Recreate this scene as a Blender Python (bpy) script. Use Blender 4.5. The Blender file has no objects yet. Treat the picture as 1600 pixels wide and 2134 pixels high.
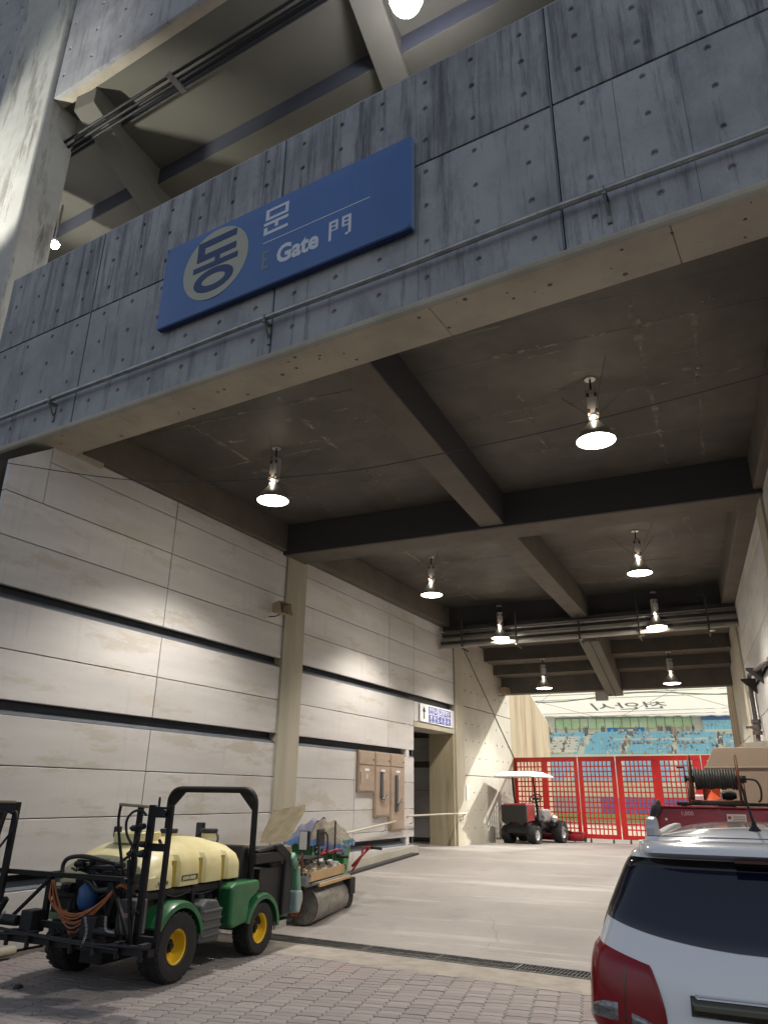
import bpy, math, random
from mathutils import Vector, Matrix
random.seed(7)
SC = bpy.context.scene
COL = SC.collection
PI = math.pi
def rad(a): return math.radians(a)

# ------------------------------------------------------------------ camera
cam_d = bpy.data.cameras.new('camera'); cam = bpy.data.objects.new('camera', cam_d); COL.objects.link(cam)
SC.camera = cam
cam_d.sensor_fit = 'HORIZONTAL'; cam_d.sensor_width = 36.0; cam_d.lens = 36.0*1525/1600
cam_d.clip_start = 0.05; cam_d.clip_end = 900
_RX = Vector((0.914, 0.405, 0.012)).normalized()
_DN = Vector((-0.135, 0.333, -0.933))
_FW = _RX.cross(_DN).normalized()
if _FW.y < 0: _FW = -_FW
_UP = _RX.cross(_FW).normalized()
if _UP.z < 0: _UP = -_UP
M = Matrix(((_RX.x, _UP.x, -_FW.x), (_RX.y, _UP.y, -_FW.y), (_RX.z, _UP.z, -_FW.z)))
cam.matrix_world = Matrix.Translation((0, 0, 1.85)) @ M.to_4x4()

# ------------------------------------------------------------------ world, sun, exposure
SUN_EL, SUN_AZ = rad(30), rad(38)          # light travels towards -x and -y
w = bpy.data.worlds.new('World'); SC.world = w; w.use_nodes = True
nt = w.node_tree; nt.nodes.clear()
wo = nt.nodes.new('ShaderNodeOutputWorld'); bg = nt.nodes.new('ShaderNodeBackground')
sky = nt.nodes.new('ShaderNodeTexSky'); sky.sky_type = 'NISHITA'; sky.sun_disc = False
sky.sun_elevation = SUN_EL; sky.sun_rotation = SUN_AZ; sky.dust_density = 4.0; sky.ozone_density = 1.0
bg.inputs['Strength'].default_value = 0.13
hs = nt.nodes.new('ShaderNodeHueSaturation'); hs.inputs['Saturation'].default_value = .5
nt.links.new(sky.outputs[0], hs.inputs['Color']); nt.links.new(hs.outputs[0], bg.inputs['Color']); nt.links.new(bg.outputs[0], wo.inputs['Surface'])
sd = bpy.data.lights.new('sun', 'SUN'); sd.energy = 4.2; sd.angle = rad(0.6); sd.color = (1.0, 0.97, 0.9)
sun = bpy.data.objects.new('sun', sd); COL.objects.link(sun)
sdir = Vector((-math.sin(SUN_AZ)*math.cos(SUN_EL), -math.cos(SUN_AZ)*math.cos(SUN_EL), -math.sin(SUN_EL)))
sun.rotation_euler = sdir.to_track_quat('-Z', 'Y').to_euler(); sun.location = (30, 60, 40)
SC.view_settings.view_transform = 'Standard'; SC.view_settings.look = 'None'
SC.view_settings.exposure = 0.45; SC.view_settings.gamma = 1.0
try: SC.view_settings.use_curve_mapping = False
except Exception: pass
SC.render.engine = 'CYCLES'
SC.cycles.use_denoising = True
try: SC.cycles.denoiser = 'OPENIMAGEDENOISE'
except Exception: pass
SC.cycles.max_bounces = 8; SC.cycles.diffuse_bounces = 4; SC.cycles.sample_clamp_indirect = 6.0
LAMP_W = 212.0

# ------------------------------------------------------------------ materials
MATS = {}
def mat(name, col, rough=0.6, metal=0.0, var=0.0, scale=3.0, stretch=(1, 1, 1), bump=0.0, bscale=40.0, col2=None,
        lo=0.4, hi=0.65, emit=None, estr=0.0, spec=0.5, fine=0.0, streak=None, coat=0.0, rnd=0.0, stain=None, trans=0.0):
    if name in MATS: return MATS[name]
    m = bpy.data.materials.new(name); m.use_nodes = True; t = m.node_tree; N = t.nodes; L = t.links
    b = N['Principled BSDF']; b.inputs['Roughness'].default_value = rough; b.inputs['Metallic'].default_value = metal
    b.inputs['Base Color'].default_value = (*col, 1)
    b.inputs['Specular IOR Level'].default_value = spec
    if coat: b.inputs['Coat Weight'].default_value = coat; b.inputs['Coat Roughness'].default_value = 0.05
    if trans: b.inputs['Transmission Weight'].default_value = trans
    if emit: b.inputs['Emission Color'].default_value = (*emit, 1); b.inputs['Emission Strength'].default_value = estr
    tc = N.new('ShaderNodeTexCoord')
    cur = None
    def noise(sc, st, det=6.0, rgh=0.6):
        mp = N.new('ShaderNodeMapping'); mp.inputs['Scale'].default_value = st; L.new(tc.outputs['Object'], mp.inputs[0])
        n = N.new('ShaderNodeTexNoise'); n.inputs['Scale'].default_value = sc; n.inputs['Detail'].default_value = det
        n.inputs['Roughness'].default_value = rgh; L.new(mp.outputs[0], n.inputs['Vector']); return n
    def ramp(src, a, c):
        r = N.new('ShaderNodeMapRange'); r.inputs[1].default_value = a; r.inputs[2].default_value = c; r.clamp = True
        L.new(src, r.inputs[0]); return r.outputs[0]
    def mix(fac, A, Bc, mode='MIX'):
        x = N.new('ShaderNodeMix'); x.data_type = 'RGBA'; x.blend_type = mode
        if isinstance(fac, float): x.inputs[0].default_value = fac
        else: L.new(fac, x.inputs[0])
        for i, v in ((6, A), (7, Bc)):
            if isinstance(v, tuple): x.inputs[i].default_value = (*v[:3], 1)
            else: L.new(v, x.inputs[i])
        return x.outputs[2]
    if var or col2:
        c2 = col2 or tuple(max(0, c*(1-var)) for c in col)
        n = noise(scale, stretch); cur = mix(ramp(n.outputs['Fac'], lo, hi), col, c2)
    if stain:      # (colour, scale, stretch, lo, hi)
        n = noise(stain[1], stain[2], 8.0, 0.7); cur = mix(ramp(n.outputs['Fac'], stain[3], stain[4]), cur or col, stain[0])
    if streak:     # (colour, scale, stretch, lo, hi)
        n = noise(streak[1], streak[2], 9.0, 0.75); cur = mix(ramp(n.outputs['Fac'], streak[3], streak[4]), cur or col, streak[0])
    if fine:
        n = noise(90.0, (1, 1, 1), 3.0); f = ramp(n.outputs['Fac'], 0.3, 0.7)
        x = N.new('ShaderNodeMapRange'); x.inputs[3].default_value = 1-fine; x.inputs[4].default_value = 1+fine; L.new(f, x.inputs[0])
        cc = N.new('ShaderNodeCombineColor'); [L.new(x.outputs[0], cc.inputs[i]) for i in range(3)]
        cur = mix(1.0, cur or col, cc.outputs[0], 'MULTIPLY')
    if rnd:
        oi = N.new('ShaderNodeObjectInfo'); x = N.new('ShaderNodeMapRange'); x.inputs[3].default_value = 1-rnd; x.inputs[4].default_value = 1+rnd
        L.new(oi.outputs['Random'], x.inputs[0])
        cc = N.new('ShaderNodeCombineColor'); [L.new(x.outputs[0], cc.inputs[i]) for i in range(3)]
        cur = mix(1.0, cur or col, cc.outputs[0], 'MULTIPLY')
    if cur: L.new(cur, b.inputs['Base Color'])
    if bump:
        n = noise(bscale, (1, 1, 1), 4.0); bp = N.new('ShaderNodeBump'); bp.inputs['Strength'].default_value = bump; bp.inputs['Distance'].default_value = 0.01
        L.new(n.outputs['Fac'], bp.inputs['Height']); L.new(bp.outputs[0], b.inputs['Normal'])
    MATS[name] = m; return m

VX = (1.0, 1.0, 0.12)
M_FASC = mat('weathered_concrete', (.38, .38, .40), .85, var=.25, scale=1.1, bump=.3, bscale=55, fine=.10,
             stain=((.20, .205, .225), 1.6, (1.2, 1.2, .5), .52, .75), streak=((.12, .12, .135), 5.5, (1.3, 1.3, .10), .54, .72), rnd=.07)
M_FTOP = mat('streaked_concrete', (.36, .36, .38), .85, var=.3, scale=1.4, bump=.3, bscale=55, fine=.10,
             stain=((.17, .175, .195), 2.0, (1.2, 1.2, .4), .48, .72), streak=((.075, .075, .085), 5.5, (1.4, 1.4, .07), .47, .66), rnd=.06)
M_SOFF = mat('soffit_concrete', (.43, .385, .31), .85, var=.2, scale=1.5, bump=.15, stain=((.17, .14, .10), 14, (1, 1.6, 1), .64, .70), fine=.08)
M_WALL = mat('smooth_panel_concrete', (.57, .555, .54), .5, var=.20, scale=.9, stretch=(.35, .35, 2.4), bump=.08, bscale=18, fine=.05, lo=.35, hi=.7,
             stain=((.46, .43, .385), 1.25, (.5, .5, 2.0), .535, .60), streak=((.40, .38, .355), 3.4, (1.6, 1.6, .16), .57, .78), rnd=.07)
M_COLU = mat('yellowish_concrete', (.40, .37, .29), .8, var=.18, scale=2.2, stretch=VX, bump=.1, fine=.06, streak=((.33, .29, .2), 4, (1.5, 1.5, .15), .55, .75))
M_COLD = mat('damp_stained_concrete', (.30, .26, .17), .8, col2=(.38, .33, .22), scale=2.6, stretch=VX, bump=.1, fine=.08, streak=((.2, .165, .1), 5, (1.5, 1.5, .12), .52, .72))
M_ENDW = mat('pale_concrete', (.43, .41, .345), .75, var=.15, scale=1.2, bump=.1, fine=.05, streak=((.42, .33, .2), 2.2, (1.2, 1.2, .12), .6, .78))
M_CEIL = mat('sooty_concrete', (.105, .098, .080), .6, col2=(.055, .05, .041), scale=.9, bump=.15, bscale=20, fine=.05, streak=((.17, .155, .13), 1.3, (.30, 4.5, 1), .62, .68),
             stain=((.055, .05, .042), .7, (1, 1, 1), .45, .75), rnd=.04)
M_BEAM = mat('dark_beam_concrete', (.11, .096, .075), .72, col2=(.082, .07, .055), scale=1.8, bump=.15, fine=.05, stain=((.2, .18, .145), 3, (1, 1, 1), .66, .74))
M_BEAMD = mat('near_black_concrete', (.04, .038, .042), .8, col2=(.04, .038, .042), scale=2.0, bump=.1, fine=.05)  # plain near-black tone for some beam faces and wall cores
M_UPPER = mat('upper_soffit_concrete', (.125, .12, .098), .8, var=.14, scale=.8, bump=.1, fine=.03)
M_PILL = mat('blotched_pillar_concrete', (.46, .455, .425), .85, var=.15, scale=1.5, bump=.3, fine=.07,
             stain=((.24, .23, .21), 1.6, (1.6, 1.6, .35), .52, .64), streak=((.11, .105, .10), 2.6, (1.5, 1.5, .25), .58, .68))
M_FLOOR = mat('worn_floor_concrete', (.262, .243, .226), .6, var=.28, scale=.5, bump=.15, bscale=25, fine=.10, lo=.35, hi=.7,
              stain=((.15, .14, .13), 2.2, (.8, 1.0, 1), .56, .74), streak=((.37, .355, .33), .8, (.25, 2.6, 1), .54, .70))
M_EDGE = mat('rough_mortar', (.31, .28, .24), .9, var=.25, scale=4, bump=.4, fine=.1)
M_PAVE = mat('grey_pink_paver', (.27, .245, .235), .85, var=.18, scale=1.4, bump=.35, bscale=70, fine=.12, rnd=.13,
             stain=((.28, .21, .20), .5, (1, 1, 1), .5, .65))
M_SAND = mat('joint_sand', (.10, .085, .07), .95, var=.3, scale=12, bump=.3)
M_GRND = mat('outer_asphalt', (.09, .088, .085), .9, var=.2, scale=.8, bump=.3, fine=.15)
M_STEEL = mat('galvanised_steel', (.42, .42, .41), .42, 0.85, var=.3, scale=6, stain=((.2, .15, .1), 8, (1, 1, 1), .62, .7))
M_GRATE = mat('drain_steel', (.26, .26, .255), .5, .8, var=.4, scale=10, stain=((.09, .06, .04), 12, (1, 1, 1), .6, .7))
M_BLACK = mat('black_paint', (.006, .006, .007), .55, spec=.3, var=.3, scale=8)
M_BLKM = mat('dark_machine_metal', (.02, .02, .022), .55, .4, var=.4, scale=20, stain=((.07, .055, .045), 14, (1, 1, 1), .6, .7))
M_RUB = mat('tyre_rubber', (.018, .018, .018), .85, var=.3, scale=15, bump=.2, stain=((.06, .055, .05), 9, (1, 1, 1), .62, .72))
M_PLAS = mat('black_plastic', (.012, .012, .013), .55, bump=.1, bscale=90)
M_GPLAS = mat('grey_plastic', (.07, .075, .078), .6, var=.15, scale=8, bump=.1)
M_YTANK = mat('cream_yellow_poly', (.66, .60, .34), .45, col2=(.55, .47, .20), scale=2.2, bump=.05, stain=((.40, .33, .16), 5, (1, 1, 1), .66, .74), coat=.1)
M_YTANKD = mat('yellow_rib_poly', (.33, .24, .03), .5, var=.1, scale=4)
M_RIM = mat('yellow_rim_paint', (.72, .47, .02), .4, var=.15, scale=9, stain=((.2, .14, .05), 14, (1, 1, 1), .63, .7))
M_GREEN = mat('machine_green_paint', (.012, .125, .04), .38, var=.3, scale=4, coat=.25, stain=((.10, .12, .085), 5, (1, 1, 1), .58, .78), streak=((.07, .14, .07), 18, (1, 1, .4), .62, .72))
M_PGRN = mat('faded_green_paint', (.16, .33, .22), .5, var=.15, scale=5)
M_HOSE = mat('orange_hose_rubber', (.36, .11, .03), .5, var=.25, scale=12)
M_BLUE = mat('pump_blue_paint', (.015, .07, .20), .45, var=.3, scale=9)
M_RED = mat('gate_red_paint', (.50, .016, .014), .42, var=.15, scale=3, stain=((.4, .03, .02), 8, (1, 1, 1), .64, .72))
M_TRED = mat('truck_red_paint', (.20, .010, .022), .35, var=.15, scale=4, coat=.3, stain=((.30, .06, .07), 4, (1.5, 1.5, .3), .62, .72))
M_ORG = mat('orange_paint', (.65, .09, .02), .5)
M_FRP = mat('beige_tank_plastic', (.36, .275, .19), .6, var=.10, scale=2, bump=.05, stain=((.28, .21, .14), 3, (1, 1, .4), .62, .72))
M_RUST = mat('rusty_red_steel', (.12, .035, .014), .6, .3, col2=(.07, .02, .01), scale=6, bump=.2, stain=((.2, .07, .025), 9, (1, 1, 1), .58, .7))
M_DRUM = mat('worn_drum_steel', (.33, .32, .29), .5, .6, var=.35, scale=5, stretch=(1, 1, 2), bump=.2, stain=((.16, .15, .12), 8, (1, 1, 1), .55, .66))
M_TAN = mat('tan_hopper_paint', (.50, .33, .16), .6, var=.15, scale=5, stain=((.25, .16, .08), 8, (1, 1, 1), .64, .72))
M_SLAB = mat('dirty_slab', (.24, .205, .135), .9, var=.3, scale=5, bump=.6, bscale=30, fine=.15)
M_DEB = mat('rubble', (.36, .33, .28), .9, var=.5, scale=12, bump=.5, rnd=.3)
M_CART = mat('cart_green_paint', (.02, .20, .06), .5, var=.2, scale=4)
M_TARP = mat('blue_tarpaulin', (.10, .22, .46), .55, var=.25, scale=7, bump=.2)
M_NET = mat('brown_netting', (.27, .235, .19), .85, var=.35, scale=30, bump=.5, bscale=120)
M_MRED = mat('mower_red_paint', (.26, .010, .016), .35, coat=.4, var=.1, scale=5)
M_WHITE = mat('white_plastic', (.72, .73, .75), .4, var=.06, scale=3)
M_MGREY = mat('mower_grey', (.22, .22, .22), .5, var=.15, scale=6)
M_CAR = mat('white_car_paint', (.80, .80, .81), .25, coat=1.0, spec=.5)
M_GLASS = mat('dark_car_glass', (.006, .010, .026), .05, spec=.6, coat=.15)
M_CERA = mat('black_glass_band', (.004, .004, .005), .12, spec=.6)
M_LRED = mat('red_lens', (.25, .004, .011), .18, coat=.35, spec=.3, var=.35, scale=3)
M_LDRED = mat('dark_red_lens', (.06, .002, .004), .12, coat=1.0)
M_LCLR = mat('clear_lens', (.24, .23, .23), .18, .4, col2=(.06, .055, .055), scale=26, stretch=(1, 1, 3), coat=1.0)
M_CHROME = mat('chrome', (.75, .75, .76), .12, 1.0)
M_DCHR = mat('dark_chrome', (.10, .095, .08), .2, .9)
M_SIGN = mat('sign_blue_enamel', (.045, .13, .36), .42, var=.16, scale=1.0, stretch=(1, 1, .4), coat=.15, fine=.03)
M_SIGNW = mat('sign_white_vinyl', (.62, .64, .70), .5)
M_SIGNC = mat('sign_beige_vinyl', (.40, .40, .33), .5, var=.08, scale=2)
M_SIGNE = mat('sign_grey_vinyl', (.16, .19, .25), .5)
M_SIGND = mat('sign_navy_vinyl', (.012, .035, .13), .5)
M_BOARD = mat('notice_white', (.75, .76, .78), .5)
M_NBLUE = mat('notice_blue', (.03, .05, .33), .5)
M_CAB = mat('brown_cabinet_laminate', (.37, .29, .225), .5, col2=(.31, .235, .175), scale=1.6, stretch=(1, 1, 3), bump=.03, stain=((.42, .32, .22), 2, (1, 1, 2.5), .58, .66))
M_IVORY = mat('ivory_metal', (.50, .46, .38), .5, var=.1, scale=5)
M_SPK = mat('brown_housing', (.34, .27, .17), .55, var=.15, scale=7)
M_CABLE = mat('cable_black', (.008, .008, .01), .6)
M_ALU = mat('lamp_aluminium', (.55, .54, .52), .35, .8)
M_LBOX = mat('lamp_gear_box', (.34, .33, .31), .6, var=.2, scale=8)
M_LENS = mat('lit_lamp_lens', (1, 1, 1), .3, emit=(1.0, .93, .80), estr=22.0)
M_LENSW = mat('lit_globe', (1, 1, 1), .3, emit=(.95, .93, 1.0), estr=60.0)
M_PIPE = mat('white_pipe', (.40, .385, .34), .5, var=.15, scale=4)
M_RPIPE = mat('brown_grey_pipe', (.15, .13, .125), .55, .3, var=.2, scale=6)
M_TRAY = mat('dark_cable_tray', (.05, .05, .048), .6, .3, var=.2, scale=5)
M_SLOT = mat('dark_slot_lining', (.03, .034, .042), .5, .2, var=.2, scale=3)
M_SLOTB = mat('slot_sill_metal', (.16, .18, .21), .5, .3, var=.2, scale=3)
M_TRACK = mat('running_track', (.50, .42, .30), .9, var=.1, scale=.6)
M_GRASS = mat('pitch_turf', (.20, .42, .10), .9, var=.2, scale=.5)
M_STAND = mat('stand_concrete', (.86, .86, .79), .85, var=.1, scale=.15)
M_SEAT = mat('light_blue_seat', (.33, .68, .90), .5, rnd=.1)
M_SEATW = mat('white_seat_cover', (.85, .85, .83), .7)
M_ROOF = mat('membrane_roof', (.86, .84, .76), .8, var=.05, scale=.1, emit=None)
M_ROOFT = mat('roof_lettering', (.52, .47, .45), .8)
M_WGREEN = mat('green_window_glass', (.52, .76, .50), .3, col2=(.70, .86, .66), scale=.3)
M_BANB = mat('banner_blue', (.02, .22, .62), .6)
M_BANG = mat('banner_grey', (.22, .24, .28), .6)
M_PURP = mat('purple_board', (.36, .30, .75), .6)
M_DKFIG = mat('spectator_dark', (.17, .17, .20), .9, rnd=.6)
M_FLAG = mat('figure_red', (.6, .06, .06), .9)

def translucent(m, col, fac=.5):
    t = m.node_tree; N = t.nodes; L = t.links; out = [n for n in N if n.type == 'OUTPUT_MATERIAL'][0]
    tr = N.new('ShaderNodeBsdfTranslucent'); tr.inputs[0].default_value = (*col, 1); df = N.new('ShaderNodeBsdfDiffuse'); df.inputs[0].default_value = (*col, 1)
    mx = N.new('ShaderNodeMixShader'); mx.inputs[0].default_value = fac; L.new(df.outputs[0], mx.inputs[1]); L.new(tr.outputs[0], mx.inputs[2]); L.new(mx.outputs[0], out.inputs['Surface'])
translucent(M_ROOF, (.92, .87, .76), .5)
M_RAKE = mat('brown_streaked_concrete', (.36, .305, .19), .85, var=.2, scale=2.0, stretch=(1, 1, .15), bump=.2, fine=.08, stain=((.20, .135, .07), 1.6, (1.2, 1.2, .12), .47, .66))
# ------------------------------------------------------------------ geometry collector
class G:
    def __init__(s, T=None): s.v = []; s.f = []; s.T = T
    def add(s, vs, fs, T=None):
        T = T or s.T; o = len(s.v)
        for p in vs:
            p = Vector(p)
            if callable(T): p = Vector(T(p))
            elif T is not None: p = T @ p
            s.v.append(tuple(p))
        s.f += [tuple(i+o for i in f) for f in fs]
        return s
    def box(s, x0, x1, y0, y1, z0, z1, T=None):
        return s.add([(x0, y0, z0), (x1, y0, z0), (x1, y1, z0), (x0, y1, z0), (x0, y0, z1), (x1, y0, z1), (x1, y1, z1), (x0, y1, z1)],
                     [(0, 3, 2, 1), (4, 5, 6, 7), (0, 1, 5, 4), (1, 2, 6, 5), (2, 3, 7, 6), (3, 0, 4, 7)], T)
    def hexa(s, lo, hi):   # lo/hi: four corners each (ccw from above)
        return s.add(list(lo)+list(hi), [(0, 3, 2, 1), (4, 5, 6, 7), (0, 1, 5, 4), (1, 2, 6, 5), (2, 3, 7, 6), (3, 0, 4, 7)])
    def prism(s, poly, a, b, axis='y', T=None):   # poly 2d; axis of extrusion
        n = len(poly)
        def P(u, v, w):
            return {'x': (w, u, v), 'y': (u, w, v), 'z': (u, v, w)}[axis]
        vs = [P(u, v, a) for u, v in poly]+[P(u, v, b) for u, v in poly]
        fs = [tuple(range(n)), tuple(range(2*n-1, n-1, -1))]+[(i, i+n, (i+1) % n+n, (i+1) % n) for i in range(n)]
        return s.add(vs, fs, T)
    def tube(s, pts, r, n=8, cap=True, T=None, closed=False):
        pts = [Vector(p) for p in pts]; rings = []
        m = len(pts); ref = None
        vs = []
        for i, p in enumerate(pts):
            if closed: d = (pts[(i+1) % m]-pts[i-1])
            else: d = (pts[min(i+1, m-1)]-pts[max(i-1, 0)])
            if d.length < 1e-9: d = Vector((0, 0, 1))
            d.normalize()
            if ref is None: ref = d.orthogonal().normalized()
            else:
                ref = ref-d*ref.dot(d)
                if ref.length < 1e-6: ref = d.orthogonal()
                ref.normalize()
            b = d.cross(ref); rr = r[i] if isinstance(r, (list, tuple)) else r
            for k in range(n):
                a = 2*PI*(k+.5)/n; vs.append(tuple(p+ref*math.cos(a)*rr+b*math.sin(a)*rr))
        fs = []
        for i in range(m-1 if not closed else m):
            j = (i+1) % m
            for k in range(n):
                fs.append((i*n+k, i*n+(k+1) % n, j*n+(k+1) % n, j*n+k))
        if cap and not closed:
            fs.append(tuple(range(n-1, -1, -1))); fs.append(tuple((m-1)*n+k for k in range(n)))
        return s.add(vs, fs, T)
    def bar(s, a, b, w, h=None, T=None):  # rectangular bar
        h = h or w; a = Vector(a); b = Vector(b); d = (b-a).normalized()
        up = Vector((0, 0, 1)) if abs(d.z) < .95 else Vector((0, 1, 0))
        x = d.cross(up).normalized(); u = x.cross(d)
        vs = []
        for p in (a, b):
            for sx, sz in ((-1, -1), (1, -1), (1, 1), (-1, 1)): vs.append(tuple(p+x*sx*w/2+u*sz*h/2))
        return s.add(vs, [(0, 3, 2, 1), (4, 5, 6, 7), (0, 1, 5, 4), (1, 2, 6, 5), (2, 3, 7, 6), (3, 0, 4, 7)], T)
    def lathe(s, prof, n=24, axis='z', c=(0, 0, 0), T=None, close=False, cap=True):   # prof [(r,h)]
        vs = []; m = len(prof)
        for r, h in prof:
            for k in range(n):
                a = 2*PI*k/n; x, y = r*math.cos(a), r*math.sin(a)
                p = {'z': (x, y, h), 'x': (h, x, y), 'y': (x, h, y)}[axis]
                vs.append((p[0]+c[0], p[1]+c[1], p[2]+c[2]))
        fs = []
        for i in range(m-1 if not close else m):
            j = (i+1) % m
            for k in range(n): fs.append((i*n+k, i*n+(k+1) % n, j*n+(k+1) % n, j*n+k))
        if not close and cap:
            if prof[0][0] > 1e-4: fs.append(tuple(range(n)))
            if prof[-1][0] > 1e-4: fs.append(tuple((m-1)*n+k for k in range(n)))
        return s.add(vs, fs, T)
    def grid(s, fn, nu, nv, T=None):
        vs = [fn(i/nu, j/nv) for j in range(nv+1) for i in range(nu+1)]
        fs = [(j*(nu+1)+i, j*(nu+1)+i+1, (j+1)*(nu+1)+i+1, (j+1)*(nu+1)+i) for j in range(nv) for i in range(nu)]
        return s.add(vs, fs, T)
    def build(s, name, m, parent=None, smooth=False, bevel=0.0, seg=2, sub=0, solid=0.0, kind=None):
        me = bpy.data.meshes.new(name); me.from_pydata(s.v, [], s.f); me.validate(); me.update()
        for mm in (m if isinstance(m, list) else [m]): me.materials.append(mm)
        import bmesh
        bm = bmesh.new(); bm.from_mesh(me); bmesh.ops.remove_doubles(bm, verts=bm.verts, dist=1e-5)
        bmesh.ops.recalc_face_normals(bm, faces=bm.faces); bm.to_mesh(me); bm.free()
        o = bpy.data.objects.new(name, me); COL.objects.link(o)
        if smooth:
            for p in me.polygons: p.use_smooth = True
            if smooth is not True:
                try: me.set_sharp_from_angle(angle=rad(smooth))
                except Exception: pass
        if solid:
            md = o.modifiers.new('solid', 'SOLIDIFY'); md.thickness = solid; md.offset = -1
        if bevel:
            md = o.modifiers.new('bevel', 'BEVEL'); md.width = bevel; md.segments = seg; md.limit_method = 'ANGLE'; md.angle_limit = rad(35)
        if sub:
            md = o.modifiers.new('sub', 'SUBSURF'); md.levels = sub; md.render_levels = sub
        if parent is not None: attach(o, parent)
        if kind: o['kind'] = kind
        return o

ROOTP = {}
def rootloc(o):
    v = Vector(o.location)
    p = o.parent
    while p is not None: v += Vector(p.location); p = p.parent
    return v
def attach(o, parent):
    o.parent = parent
    if not ROOTP.get(parent.name, False): o.location = -rootloc(parent)
    if ROOTP.get(parent.name, False): ROOTP[o.name] = True
def thing(name, label, cat, loc=(0, 0, 0), group=None, local=False, rot=None):
    o = bpy.data.objects.new(name, None); COL.objects.link(o); o.location = loc; o.empty_display_size = .1
    o['label'] = label; o['category'] = cat
    if group: o['group'] = group
    if rot is not None: o.rotation_euler = rot
    ROOTP[o.name] = local
    return o
def tag(o, label, cat, group=None, kind=None):
    o['label'] = label; o['category'] = cat
    if group: o['group'] = group
    if kind: o['kind'] = kind
    return o
def struct(o, label=None):
    o['kind'] = 'structure'
    if label: o['label'] = label
    return o
def dup_tree(o, parent=None):
    c = o.copy(); COL.objects.link(c); ROOTP[c.name] = ROOTP.get(o.name, False)
    if parent is not None: c.parent = parent
    for ch in list(o.children): dup_tree(ch, c)
    return c
def text(body, size, m, parent, T, name='lettering', ext=.004, off=0.0, sx=1.0, align='LEFT', flip=False):
    c = bpy.data.curves.new('t', 'FONT'); c.body = body; c.size = size; c.extrude = ext; c.offset = off; c.align_x = align
    c.resolution_u = 3
    o = bpy.data.objects.new('t', c); COL.objects.link(o); bpy.context.view_layer.update()
    me = bpy.data.meshes.new_from_object(o.evaluated_get(bpy.context.evaluated_depsgraph_get()))
    bpy.data.objects.remove(o); me.name = name
    g = G(); vs = [v.co for v in me.vertices]
    for v in me.vertices: v.co = T @ Vector((v.co.x*sx, v.co.y, v.co.z))
    me.materials.clear(); me.materials.append(m)
    ob = bpy.data.objects.new(name, me); COL.objects.link(ob)
    if parent is not None: attach(ob, parent)
    return ob
def frameT(o, xd, yd, nd):   # columns: text x, text y, out normal
    return Matrix(((xd[0], yd[0], nd[0], o[0]), (xd[1], yd[1], nd[1], o[1]), (xd[2], yd[2], nd[2], o[2]), (0, 0, 0, 1)))

# ------------------------------------------------------------------ wall frames
A1 = rad(4.1); LW0 = Vector((-8.28, 7.37, 0)); LD = Vector((math.sin(A1), math.cos(A1), 0)); LN = Vector((math.cos(A1), -math.sin(A1), 0))
A2 = rad(-2.77); RW0 = Vector((1.13, 12.5, 0)); RD = Vector((math.sin(A2), math.cos(A2), 0)); RN = Vector((-math.cos(A2), math.sin(A2), 0))
def LWf(p):   # p = (world y, outward towards tunnel, z)
    t = (p[0]-LW0.y)/LD.y; return LW0+LD*t+LN*p[1]+Vector((0, 0, p[2]))
def RWf(p):
    t = (p[0]-RW0.y)/RD.y; return RW0+RD*t+RN*p[1]+Vector((0, 0, p[2]))
FA = Vector((-9.23, 6.65, 0)); FB = Vector((.94, 5.5, 0)); FD = (FB-FA).normalized(); FN = Vector((-FD.y, FD.x, 0))
def FF(p):    # (s along fascia, t behind face, z)
    return FA+FD*p[0]+FN*p[1]+Vector((0, 0, p[2]))
def gz(y):
    pts = [(-50, 0), (10.2, 0), (14.5, .22), (18.7, .48), (21.5, .49), (25.5, .44), (29, .42), (40, .35), (200, .3)]
    for (a, za), (b, zb) in zip(pts, pts[1:]):
        if y <= b: return za+(zb-za)*(y-a)/(b-a)
    return .3

# ================================================================== SETTING: ground
def sheet(name, m, xs0, xs1, ys, dz=0.0):
    g = G(); vs = []; fs = []
    for y in ys: vs += [(xs0, y, gz(y)+dz), (xs1, y, gz(y)+dz)]
    for i in range(len(ys)-1): fs.append((2*i, 2*i+1, 2*i+3, 2*i+2))
    g.add(vs, fs); return struct(g.build(name, m))
sheet('ground', M_GRND, -300, 300, [-200, 0, 10.2, 14.5, 18.7, 21.5, 25.5, 29, 40, 60, 400], -.05)
YS = [9.32+i*.4 for i in range(60)]
g = G()
def floorpt(u, v):
    y = 9.3+(33-9.3)*v; x = -13+16*u
    # front edge follows the drain line
    if v == 0: y = 9.952-.0819*(x+6.014)+.085
    return (x, y, gz(y))
g.grid(floorpt, 10, 60); struct(g.build('floor', M_FLOOR))
g = G()   # cracks in the floor slab: thin dark grooves with depth
for pts in ([(-3.2, 10.3), (-3.14, 10.45), (-3.17, 10.6), (-3.10, 10.8), (-3.19, 11.0), (-3.24, 11.25), (-3.38, 11.5), (-3.46, 11.9), (-3.64, 12.2)],):
    for a, b in zip(pts, pts[1:]):
        d = (Vector(b)-Vector(a)).normalized(); nrm = Vector((-d.y, d.x))*.0022
        g.add([(a[0]+nrm.x, a[1]+nrm.y, gz(a[1])+.004), (a[0]-nrm.x, a[1]-nrm.y, gz(a[1])+.004), (b[0]-nrm.x, b[1]-nrm.y, gz(b[1])+.004), (b[0]+nrm.x, b[1]+nrm.y, gz(b[1])+.004)], [(0, 1, 2, 3)])
struct(g.build('floor_crack', M_SAND))

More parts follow.
